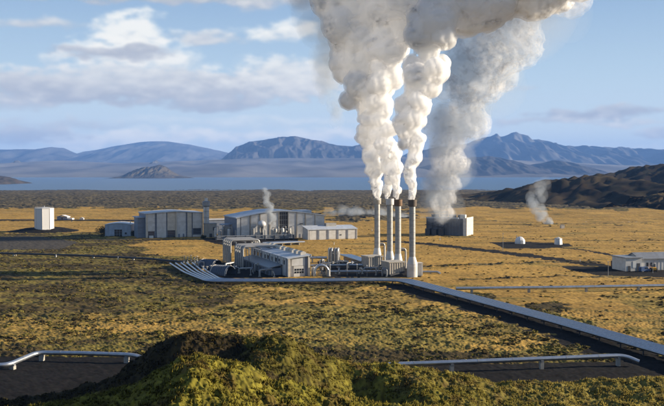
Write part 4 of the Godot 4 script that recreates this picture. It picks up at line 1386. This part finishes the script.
	for a in [[313, 275.5, 3.0], [328.5, 276, 2.2]]:
		t = thing("stub_vessel", ("taller" if a[2] > 2.5 else "shorter") + " pale stub vessel standing beside the half-ring pipe", "vessel", on(a[0], a[1], 0.1), 0, "short vessels beside the half-ring pipe")
		part(t, "tank", Shape.new().lathe(Vector3.ZERO, [[0.7, 0.3], [0.7, a[2]], [0.4, a[2] + 0.4], [0.01, a[2] + 0.45]], 12), mats.dull_aluminium)
		part(t, "foot", Shape.new().lathe(Vector3.ZERO, [[0.85, 0], [0.85, 0.3], [0.6, 0.32]], 12), mats.concrete)


func pipeline(called: String, label: String, line: Array, r: float, stands: Array, wide: float, metal := "aluminium"):
	var start: Vector3 = line[0]
	var t := thing(called, label, "pipeline", Vector3(start.x, 0, start.z))
	var path := bent(line, r * 4.5, 6)
	var o := part(t, "pipe", Shape.new().tube(path, r, 14), mats[metal])
	o.position = -t.position
	# lagging bands every few metres
	var run := 0.0
	for i in path.size() - 1:
		var seg := path[i].distance_to(path[i + 1])
		var n := int(seg / 6.0)
		for k in n:
			var a := path[i].lerp(path[i + 1], (k + 0.5) / n)
			var dir := (path[i + 1] - path[i]).normalized() * 0.09
			var b := part(t, "band", Shape.new().tube(PackedVector3Array([a - dir, a + dir]), r + 0.025, 14), mats.dull_aluminium if metal == "aluminium" else mats[metal])
			b.position = -t.position
	for s in stands:
		var i := int(s[0])
		var p: Vector3 = line[i].lerp(line[i + 1], s[1])
		var q: Vector3 = line[i + 1] - line[i]
		var g := ground_at(p.x, p.z)
		var blk := part(t, "support", bx(-wide * 0.5, g - p.y - 0.5, -wide * 0.45, wide * 0.5, -r - 0.12, wide * 0.45), mats.concrete)
		blk.position = p - t.position
		blk.rotation.y = atan2(q.x, q.z)
		var sad := part(blk, "saddle", bx(-r * 1.15, -r - 0.13, -0.3, r * 1.15, -r * 0.55, 0.3), mats.grey_steel)


func build_small_things():
	# pipe stubs and little risers in the yards
	var yard := [[316.5, 268.5], [322, 266.2], [326, 270.5], [333, 268.2], [339, 273.6], [343, 268.0], [352, 269.5], [361, 273.5], [371, 273.2], [379, 274.5], [384.5, 276.2], [246, 272.5], [252, 274.5], [258, 271.5], [266, 276.2], [273, 276.4], [200, 268.2], [230, 270.5], [236, 272.8]]
	for i in yard.size():
		var t := thing("pipe_riser", "small bent grey pipe riser " + ("in the yard before the silencer houses" if yard[i][0] > 345 else "near the half-ring pipe and hoops" if yard[i][0] > 300 else "beside the long shed" if yard[i][0] > 240 else "by the half-round shelters"), "pipe", on(yard[i][0], yard[i][1], 0.1), (i * 67) % 180, "small pipe risers in the plant yard")
		var h := 1.5 + 1.6 * absf(sin(i * 2.3))
		var w := 1.2 + 1.8 * absf(cos(i * 1.1))
		part(t, "pipe", Shape.new().tube(bent([Vector3(-w, 0, 0), Vector3(-w, h, 0), Vector3(w, h, 0), Vector3(w, 0, 0)], 0.6), 0.2 + 0.1 * (i % 3), 8), mats.dull_aluminium if i % 2 else mats.grey_steel)
		part(t, "valve_box", bx(-0.3, h - 0.45, -0.35, 0.3, h + 0.5, 0.35), mats.concrete if i % 2 else mats.slate_cladding)
		part(t, "foot", bx(-w - 0.4, 0, -0.4, -w + 0.4, 0.35, 0.4), mats.concrete)
	for a in [[279, 274.5, 5.0, "lamp post beside the lean-to of the long shed"], [347.2, 275.2, 4.4, "lamp post in the dark yard nearest the half-ring pipe"], [357, 275.6, 4.4, "middle lamp post of the three in the dark yard"], [367, 276.0, 4.0, "lamp post in the dark yard nearest the silencer houses"], [313.5, 276.5, 3.6, "short lamp post at the gable corner of the long shed"]]:
		var t := thing("lamp_post", a[3], "lamp post", on(a[0], a[1], 0.2), rng.randf_range(-20, 20), "lamp posts in the plant yard")
		part(t, "pole", Shape.new().lathe(Vector3.ZERO, [[0.11, 0], [0.07, a[2]]], 8), mats.grey_steel)
		part(t, "lamp_head", bx(-0.22, a[2], -0.22, 0.22, a[2] + 0.35, 0.22), mats.white_paint)
	for a in [[503, 251.0, 9.0, "tall thin mast on the grass left of the dome hut"], [608.2, 276.0, 5.6, "slim mast by the road before the workshop"], [652.8, 273.0, 3.6, "short mast between the road and the yellow loader"]]:
		var t := thing("mast", a[3], "mast", on(a[0], a[1], 0.2))
		part(t, "pole", Shape.new().lathe(Vector3.ZERO, [[0.12, 0], [0.06, a[2]]], 8), mats.grey_steel)
		part(t, "lamp_head", bx(-0.35, a[2] - 0.1, -0.15, 0.35, a[2] + 0.15, 0.15), mats.cream_trim)
	for a in [[16, 255.6, "white marker post by the dark track pipe"], [56, 257.2, "white marker post by the dark track pipe"], [118, 259.6, "white marker post by the dark track pipe"], [440, 240, "white marker post in the grass before the cooling building"], [372, 231, "white marker post in the grass behind the tan-capped stack"], [334, 244.5, "white marker post in the grass before the annex"], [580, 262.2, "white marker post beside the gravel road to the workshop"]]:
		var t := thing("marker_post", a[2], "post", on(a[0], a[1], 0.3), 0, "white marker posts")
		part(t, "post", Shape.new().lathe(Vector3.ZERO, [[0.16, 0], [0.16, 1.5], [0.01, 1.65]], 6), mats.white_paint)
		part(t, "band", Shape.new().lathe(Vector3.ZERO, [[0.165, 1.1], [0.175, 1.11], [0.175, 1.3], [0.165, 1.31]], 6), mats.dark_steel)


# ---------------------------------------------------------------- steam
# puffs: [centre, radius]; the dense body is the smooth surface round all of them
func steam_field(puffs: Array, cell: float, rough: float) -> Dictionary:
	var lo: Vector3 = puffs[0][0]
	var hi: Vector3 = lo
	for p in puffs:
		lo = lo.min(p[0] - Vector3.ONE * p[1])
		hi = hi.max(p[0] + Vector3.ONE * p[1])
	lo -= Vector3.ONE * cell * 2.0
	hi += Vector3.ONE * cell * 2.0
	var nx := int((hi.x - lo.x) / cell) + 2
	var ny := int((hi.y - lo.y) / cell) + 2
	var nz := int((hi.z - lo.z) / cell) + 2
	var f := PackedFloat32Array()
	f.resize(nx * ny * nz)
	for p in puffs:
		var c: Vector3 = (p[0] - lo) / cell
		var r: float = p[1] / cell
		var r2 := r * r
		for k in range(maxi(0, ceili(c.z - r)), mini(nz - 1, floori(c.z + r)) + 1):
			var dz := (k - c.z) * (k - c.z)
			for j in range(maxi(0, ceili(c.y - r)), mini(ny - 1, floori(c.y + r)) + 1):
				var dy := dz + (j - c.y) * (j - c.y)
				if dy > r2:
					continue
				var w := sqrt(r2 - dy)
				var row := (k * ny + j) * nx
				for i in range(maxi(0, ceili(c.x - w)), mini(nx - 1, floori(c.x + w)) + 1):
					var q := 1.0 - (dy + (i - c.x) * (i - c.x)) / r2
					f[row + i] += q * q
	var nb := FastNoiseLite.new()
	nb.seed = 77
	nb.frequency = 1.0
	nb.fractal_octaves = 4
	nb.fractal_gain = 0.6
	for k in nz:
		for j in ny:
			var row := (k * ny + j) * nx
			for i in nx:
				var q := f[row + i]
				if q > 0.02 and q < 2.2:
					var p := lo + Vector3(i, j, k) * cell
					var s := 1.0 / (2.6 + p.y * 0.035)
					f[row + i] = q + rough * (0.34 - 1.9 * absf(nb.get_noise_3d(p.x * s * 0.55, p.y * s * 0.55, p.z * s * 0.55))) * minf(q * 3.0, 1.0)
	return {"f": f, "lo": lo, "nx": nx, "ny": ny, "nz": nz, "cell": cell}


# surface nets; loose crumbs are dropped
func steam_surface(field: Dictionary, iso: float) -> ArrayMesh:
	var f: PackedFloat32Array = field.f
	var lo: Vector3 = field.lo
	var nx: int = field.nx
	var ny: int = field.ny
	var nz: int = field.nz
	var cell: float = field.cell
	var at := {}
	var pos := PackedVector3Array()
	var nor := PackedVector3Array()
	var sx := 1
	var sy := nx
	var sz := nx * ny
	for k in nz - 1:
		for j in ny - 1:
			var row := (k * ny + j) * nx
			for i in nx - 1:
				var b := row + i
				var m := 0
				if f[b] > iso: m |= 1
				if f[b + sx] > iso: m |= 2
				if f[b + sy] > iso: m |= 4
				if f[b + sx + sy] > iso: m |= 8
				if f[b + sz] > iso: m |= 16
				if f[b + sx + sz] > iso: m |= 32
				if f[b + sy + sz] > iso: m |= 64
				if f[b + sx + sy + sz] > iso: m |= 128
				if m == 0 or m == 255:
					continue
				var mid := Vector3.ZERO
				var cnt := 0
				for e in [[0, 1], [2, 3], [4, 5], [6, 7], [0, 2], [1, 3], [4, 6], [5, 7], [0, 4], [1, 5], [2, 6], [3, 7]]:
					if ((m >> e[0]) & 1) != ((m >> e[1]) & 1):
						var pa := Vector3(e[0] & 1, (e[0] >> 1) & 1, (e[0] >> 2) & 1)
						var pb := Vector3(e[1] & 1, (e[1] >> 1) & 1, (e[1] >> 2) & 1)
						var fa := f[b + int(pa.x) * sx + int(pa.y) * sy + int(pa.z) * sz]
						var fb := f[b + int(pb.x) * sx + int(pb.y) * sy + int(pb.z) * sz]
						mid += pa.lerp(pb, (iso - fa) / (fb - fa))
						cnt += 1
				at[b] = pos.size()
				pos.append(lo + (Vector3(i, j, k) + mid / cnt) * cell)
				var gx := f[b + sx] + f[b + sx + sy] + f[b + sx + sz] + f[b + sx + sy + sz] - f[b] - f[b + sy] - f[b + sz] - f[b + sy + sz]
				var gy := f[b + sy] + f[b + sx + sy] + f[b + sy + sz] + f[b + sx + sy + sz] - f[b] - f[b + sx] - f[b + sz] - f[b + sx + sz]
				var gz := f[b + sz] + f[b + sx + sz] + f[b + sy + sz] + f[b + sx + sy + sz] - f[b] - f[b + sx] - f[b + sy] - f[b + sx + sy]
				nor.append(-Vector3(gx, gy, gz).normalized())
	var idx := PackedInt32Array()
	for b in at:
		for s in [[sx, sy, sz], [sy, sz, sx], [sz, sx, sy]]:
			# the edge from this cell's first corner along s[0] is shared by four cells
			var q0: int = b - s[1]
			var q1: int = b - s[2]
			var q2: int = b - s[1] - s[2]
			if not (at.has(q0) and at.has(q1) and at.has(q2)):
				continue
			var ia := f[b] > iso
			var ib := f[b + s[0]] > iso
			if ia == ib:
				continue
			var v0: int = at[b]
			var v1: int = at[q0]
			var v2: int = at[q2]
			var v3: int = at[q1]
			if not ia:
				idx.append_array(PackedInt32Array([v0, v1, v2, v0, v2, v3]))
			else:
				idx.append_array(PackedInt32Array([v0, v2, v1, v0, v3, v2]))
	var root := PackedInt32Array()
	root.resize(pos.size())
	for i in pos.size():
		root[i] = i
	for t in range(0, idx.size(), 3):
		for e in [1, 2]:
			var p := idx[t]
			while root[p] != p:
				root[p] = root[root[p]]
				p = root[p]
			var q := idx[t + e]
			while root[q] != q:
				root[q] = root[root[q]]
				q = root[q]
			root[q] = p
	var size := {}
	for i in pos.size():
		var p := i
		while root[p] != p:
			p = root[p]
		root[i] = p
		size[p] = size.get(p, 0) + 1
	var kept := PackedInt32Array()
	for t in range(0, idx.size(), 3):
		if size[root[idx[t]]] > 500:
			kept.append(idx[t]); kept.append(idx[t + 1]); kept.append(idx[t + 2])
	var a := []
	a.resize(Mesh.ARRAY_MAX)
	a[Mesh.ARRAY_VERTEX] = pos
	a[Mesh.ARRAY_NORMAL] = nor
	a[Mesh.ARRAY_INDEX] = kept
	var me := ArrayMesh.new()
	me.add_surface_from_arrays(Mesh.PRIMITIVE_TRIANGLES, a)
	print("steam surface ", pos.size())
	return me


func column_puffs(path: Array, depth: float, count: float) -> Array:
	# path: [v, u, half width] of the photograph, from the stack upwards
	var out := []
	var s := depth / FOCAL
	for i in path.size() - 1:
		var a: Array = path[i]
		var b: Array = path[i + 1]
		var len_: float = Vector2(a[1] - b[1], a[0] - b[0]).length()
		var steps := maxi(1, int(len_ / maxf(2.0, (a[2] + b[2]) * 0.16)))
		for k in steps:
			var t := float(k) / steps
			var hw: float = lerpf(a[2], b[2], t) * s
			var mid := dp(lerpf(a[1], b[1], t), lerpf(a[0], b[0], t), depth)
			var m := int(clampf(count * hw * 0.35, 3, 16))
			for q in m:
				var dir := Vector3(rng.randfn(), rng.randfn() * 0.6, rng.randfn()).normalized()
				var r := hw * rng.randf_range(0.36, 0.66)
				var off := (hw * 1.12 - r * 0.8) * pow(rng.randf(), 0.45)
				out.append([mid + dir * off, r])
	return out


func build_steam():
	var left := [[198, 377, 4.2], [188, 377, 6.5], [175, 376, 9], [160, 374, 13], [145, 372, 17], [125, 369, 20], [105, 364, 24], [85, 360, 27], [65, 357, 30], [40, 354, 36], [10, 352, 44], [-20, 356, 50], [-60, 372, 56]]
	var middle := [[199, 387, 3.6], [190, 388, 5.5], [178, 390, 8], [165, 390, 11], [150, 388, 14], [130, 385, 17], [110, 381, 19], [90, 379, 21], [70, 380, 24], [40, 384, 32], [10, 390, 40]]
	var back := [[200, 397, 3.4], [193, 397, 5], [184, 396, 6], [172, 395, 8], [160, 394, 9], [148, 392, 11]]
	var right := [[201, 411.5, 3.8], [190, 411.5, 5.6], [175, 411, 8], [160, 411, 11], [145, 411, 13.5], [130, 411, 17], [115, 412, 20], [100, 414, 22], [85, 419, 23], [70, 424, 25], [50, 430, 29], [30, 437, 34], [10, 448, 42], [-10, 470, 44], [-16, 505, 42], [-22, 540, 40], [-32, 572, 38], [-48, 606, 38]]
	var bridge := [[50, 398, 16], [35, 398, 24], [15, 402, 32], [-10, 410, 40], [-40, 420, 46]]
	var puffs := column_puffs(left, 372, 1.0)
	puffs.append_array(column_puffs(middle, 366, 1.0))
	puffs.append_array(column_puffs(back, 362, 1.0))
	puffs.append_array(column_puffs(right, 350, 1.0))
	puffs.append_array(column_puffs(bridge, 362, 1.0))
	print("puffs ", puffs.size())
	var field := steam_field(puffs, 0.95, 0.7)
	var loose := steam_field(puffs, 1.4, 0.7)
	say("field")
	var root := thing("steam_plume", "dense white steam cloud billowing up from the four tall stacks", "steam", gp(398, 274))
	part(root, "billows", steam_surface(field, 0.34), mats.steam).position = -root.position
	for iso in [0.24, 0.15, 0.07]:
		part(root, "misty_skin", steam_surface(loose, iso), mats.thin_steam).position = -root.position
	say("skins")
	# thinner veils: soft overlapping banks of mist
	var veil := [
		["steam_veil", "thin bluish steam rising from the grey cooling building", 566.0, [[219, 444, 10, 0.9], [205, 442, 16, 1.0], [180, 443, 21, 1.0], [150, 447, 26, 0.95], [120, 454, 32, 0.9], [90, 464, 38, 0.85], [60, 478, 45, 0.8], [30, 498, 52, 0.75], [0, 520, 58, 0.7], [-40, 555, 64, 0.6]], 0.4, 16, gp(445, 235)],
		["smoky_veil", "thin grey steam drifting left of the dense white cloud", 388.0, [[120, 342, 9, 0.5], [100, 338, 14, 0.8], [80, 332, 17, 0.9], [50, 330, 20, 0.9], [20, 326, 24, 1.0], [-20, 322, 30, 1.0]], 0.3, 9, gp(377, 266)],
		["small_steam_wisp", "small white wisp rising before the wide turbine hall", 536.0, [[224, 272, 3.5, 1.5], [216, 271, 4.0, 1.3], [208, 269, 4, 1.0], [198, 267, 3.5, 0.8], [189, 265, 3.0, 0.5]], 0.45, 9, gp(270, 238)],
		["field_steam_wisp", "slanting white wisp rising from the golden field", 690.0, [[227, 553, 3.5, 1.5], [221, 545, 5, 1.2], [212, 538, 6.5, 0.9], [200, 535, 7.5, 0.6], [190, 539, 8, 0.35], [180, 545, 7, 0.2]], 0.42, 9, gp(551, 224)],
		["ground_steam", "low bluish steam lying over the dark hollow behind the halls", 800.0, [[214, 325, 5, 0.5], [212, 345, 7, 0.9], [214, 365, 7, 1.0], [214, 385, 7, 0.9], [218, 405, 6, 0.8], [222, 422, 5, 0.7]], 0.2, 12, gp(370, 217)],
		["field_mist", "faint flat mist over the golden field below the dark hills", 720.0, [[226, 560, 3, 0.5], [226, 600, 3.5, 0.6], [225.5, 640, 3, 0.4]], 0.5, 6, gp(600, 226)]]
	for a in veil:
		var o := thing(a[0], a[1], "steam", a[6])
		mist(o, a[3], a[2], a[4], a[5])
		if a[0] == "steam_veil":
			var path := []
			for q in a[3]:
				path.append([q[0], q[1], q[2] * 1.1])
			var soft := steam_field(column_puffs(path, a[2], 0.35), 1.9, 0.8)
			for iso in [0.75, 0.45, 0.24, 0.1]:
				part(o, "misty_skin", steam_surface(soft, iso), mats.faint_steam).position = -o.position
		tag(o, "", "", "", "stuff")


func mist(t: Node3D, path: Array, depth: float, tau: float, count: int):
	var s := depth / FOCAL
	var total := 0.0
	for i in path.size() - 1:
		total += 1.0 / maxf(1.0, path[i][2])
	var fogs := {}
	for i in path.size() - 1:
		var a: Array = path[i]
		var b: Array = path[i + 1]
		var n := maxi(2, int(Vector2(a[0] - b[0], a[1] - b[1]).length() / ((a[2] + b[2]) * 0.5) * count * 0.45 + 0.5))
		for k in n:
			var q := (k + rng.randf()) / n
			var hw: float = lerpf(a[2], b[2], q) * s
			var r := hw * rng.randf_range(0.38, 0.95)
			var side := (hw * 1.15 - r * 0.55) * rng.randf_range(-1, 1)
			var p := dp(lerpf(a[1], b[1], q), lerpf(a[0], b[0], q), depth) + Vector3(side, rng.randfn() * hw * 0.12, (hw - r * 0.5) * rng.randf_range(-1, 1))
			var f := FogVolume.new()
			f.name = "puff"
			f.shape = RenderingServer.FOG_VOLUME_SHAPE_ELLIPSOID
			f.size = Vector3(r * 2.0 * rng.randf_range(0.8, 1.2), r * 2.0 * rng.randf_range(0.8, 1.5), r * 2.0)
			var dens: float = tau * lerpf(a[3], b[3], q) / (count * 0.16) / (r * 1.5)
			dens = snappedf(log(dens), 0.3)
			if not fogs.has(dens):
				var m := FogMaterial.new()
				m.density = exp(dens)
				m.albedo = Color(0.92, 0.96, 1.0)
				fogs[dens] = m
			f.material = fogs[dens]
			f.position = p - t.position
			f.rotation_degrees = Vector3(rng.randf_range(-30, 30), rng.randf_range(0, 180), rng.randf_range(-30, 30))
			t.add_child(f, true)



# ---------------------------------------------------------------- plants
func build_growth():
	# grassy moss tufts on the near mounds
	var blade := Shape.new()
	for k in 5:
		var a := TAU * k / 5.0 + 0.3
		var d := Vector3(cos(a), 0, sin(a))
		var w := Vector3(-d.z, 0, d.x) * 0.07
		var n := (d * 0.5 + Vector3.UP).normalized()
		blade.tri(d * 0.04 - w, d * 0.04 + w, d * 0.24 + Vector3.UP * (0.26 + 0.05 * (k % 3)), n, n, n)
	var mesh := blade.mesh()
	var m := mat("tuft", Color.WHITE, 1.0, 0.0, 0.1)
	m.vertex_color_use_as_albedo = true
	m.backlight_enabled = true
	m.backlight = Color(0.15, 0.15, 0.15)
	mesh.surface_set_material(0, m)
	var xf := []
	var cl := PackedColorArray()
	var tries := 0
	while xf.size() < 70000 and tries < 190000:
		tries += 1
		var z := -rng.randf_range(70.0, 175.0)
		var x := z * rng.randf_range(-0.42, 0.42)
		if n_patch.get_noise_2d(x / 3.0, z / 3.0) + rng.randf_range(-0.25, 0.25) < -0.05:
			continue
		var q := zone(x, z)
		if q.z > 0.3:
			continue
		var h := height(x, z, q)
		if EYE.y - 0.29 * -z > h + 1.0:
			continue
		var s := rng.randf_range(0.4, 1.05)
		xf.append(Transform3D(Basis(Vector3.UP, rng.randf() * TAU).scaled(Vector3(s, s * rng.randf_range(0.7, 1.3), s)), Vector3(x, h - 0.03, z)))
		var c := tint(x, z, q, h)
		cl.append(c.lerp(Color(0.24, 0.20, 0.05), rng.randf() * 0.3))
	var mm := MultiMesh.new()
	mm.transform_format = MultiMesh.TRANSFORM_3D
	mm.use_colors = true
	mm.mesh = mesh
	mm.instance_count = xf.size()
	for i in xf.size():
		mm.set_instance_transform(i, xf[i])
		mm.set_instance_color(i, cl[i])
	var o := MultiMeshInstance3D.new()
	o.name = "moss_tufts"
	o.multimesh = mm
	add_child(o)
	tag(o, "short yellow-green tufts on the near mossy mounds", "moss", "", "stuff")
	print("tufts ", xf.size(), " tries ", tries)

	# low heath shrubs and lava lumps scattered over the moss, in drifts
	var clump := Shape.new()
	for k in 26:
		var d := Vector3(rng.randfn(), absf(rng.randfn()) * 0.8, rng.randfn()).normalized() * rng.randf_range(0.5, 1.0)
		d.y *= 0.62
		var n := (d + Vector3(rng.randfn(), rng.randfn() + 0.4, rng.randfn()) * 0.5).normalized()
		var e := n.cross(Vector3(rng.randfn(), rng.randfn(), rng.randfn())).normalized()
		var f := n.cross(e)
		clump.tri(d + e * 0.42, d - e * 0.3 + f * 0.4, d - e * 0.3 - f * 0.4, n, n, n)
	var cm := clump.mesh()
	cm.surface_set_material(0, m)
	xf.clear()
	cl.clear()
	tries = 0
	while xf.size() < 9000 and tries < 60000:
		tries += 1
		var z := -170.0 * pow(4.0, pow(rng.randf(), 0.8))
		var x := z * rng.randf_range(-0.42, 0.42)
		if n_patch.get_noise_2d(x / 16.0, z / 11.0) + 0.5 * n_big.get_noise_2d(x / 60.0, z / 40.0) + rng.randf_range(-0.2, 0.2) < 0.12:
			continue
		var q := zone(x, z)
		if q.z > 0.2 or (q.x > 0.7 and rng.randf() < 0.9):
			continue
		var h := height(x, z, q)
		var s := rng.randf_range(0.18, 0.5) * (1.0 + rng.randf() * rng.randf())
		xf.append(Transform3D(Basis(Vector3.UP, rng.randf() * TAU).scaled(Vector3(s, s * rng.randf_range(0.6, 1.1), s)), Vector3(x, h - 0.02, z)))
		cl.append([Color(0.040, 0.034, 0.020), Color(0.075, 0.055, 0.022), Color(0.13, 0.11, 0.028), Color(0.19, 0.155, 0.04)][rng.randi() % 4])
	var mm2 := MultiMesh.new()
	mm2.transform_format = MultiMesh.TRANSFORM_3D
	mm2.use_colors = true
	mm2.mesh = cm
	mm2.instance_count = xf.size()
	for i in xf.size():
		mm2.set_instance_transform(i, xf[i])
		mm2.set_instance_color(i, cl[i])
	var o2 := MultiMeshInstance3D.new()
	o2.name = "heath_shrubs"
	o2.multimesh = mm2
	add_child(o2)
	tag(o2, "low dark heath shrubs scattered over the mossy plain", "shrub", "", "stuff")
	print("shrubs ", xf.size(), " tries ", tries)

	# dark bushes round the small shed
	var leaf := mat("leaf", lin(0.030, 0.034, 0.016), 0.9, 0.0, 0.2)
	leaf.backlight_enabled = true
	leaf.backlight = Color(0.3, 0.3, 0.2)
	var bark := mat("bark", lin(0.05, 0.04, 0.03), 0.95)
	for a in [[101.0, 236.0, 3.6, 6.6, "tall dark bush at the left wall of the rounded shed"], [104.0, 235.4, 2.6, 5.6, "narrow dark bush touching the rounded shed"], [133.5, 236.0, 2.2, 3.6, "low dark bush between the rounded shed and the tall hall"], [137.0, 235.6, 2.0, 4.4, "dark bush at the wing of the tall hall"], [139.4, 236.2, 1.6, 2.6, "small dark bush at the corner of the tall hall"], [203.5, 238.6, 1.5, 2.0, "small dark bush at the foot of the round tower"]]:
		var t := thing("bush", a[4], "bush", on(a[0], a[1], 0.1), 0, "bushes between the shed and the halls")
		var st := Shape.new()
		var stem := Shape.new()
		for k in 5:
			var d: Vector3 = Vector3(rng.randfn() * 0.3, 1, rng.randfn() * 0.3) * a[3] * 0.7
			stem.tube(PackedVector3Array([Vector3.ZERO, d * 0.5 + Vector3(0.1, 0, 0), d]), 0.09, 5)
		part(t, "stems", stem, bark)
		for k in 700:
			var d := Vector3(rng.randfn(), rng.randfn(), rng.randfn()).normalized() * pow(rng.randf(), 0.4)
			var p := Vector3(d.x * a[2], a[3] * 0.52 + d.y * a[3] * 0.5, d.z * a[2])
			p += Vector3(n_patch.get_noise_3d(p.x, p.y, p.z), n_patch.get_noise_3d(p.x + 9.0, p.y, p.z), 0) * 1.2
			var c := Vector3(rng.randfn(), rng.randfn() + 0.6, rng.randfn()).normalized()
			var e := c.cross(Vector3(rng.randfn(), rng.randfn(), rng.randfn())).normalized()
			var f := c.cross(e)
			var s := rng.randf_range(0.22, 0.42)
			st.tri(p + e * s, p - e * s * 0.6 + f * s * 0.6, p - e * s * 0.6 - f * s * 0.6, c, c, c)
		part(t, "foliage", st, leaf)
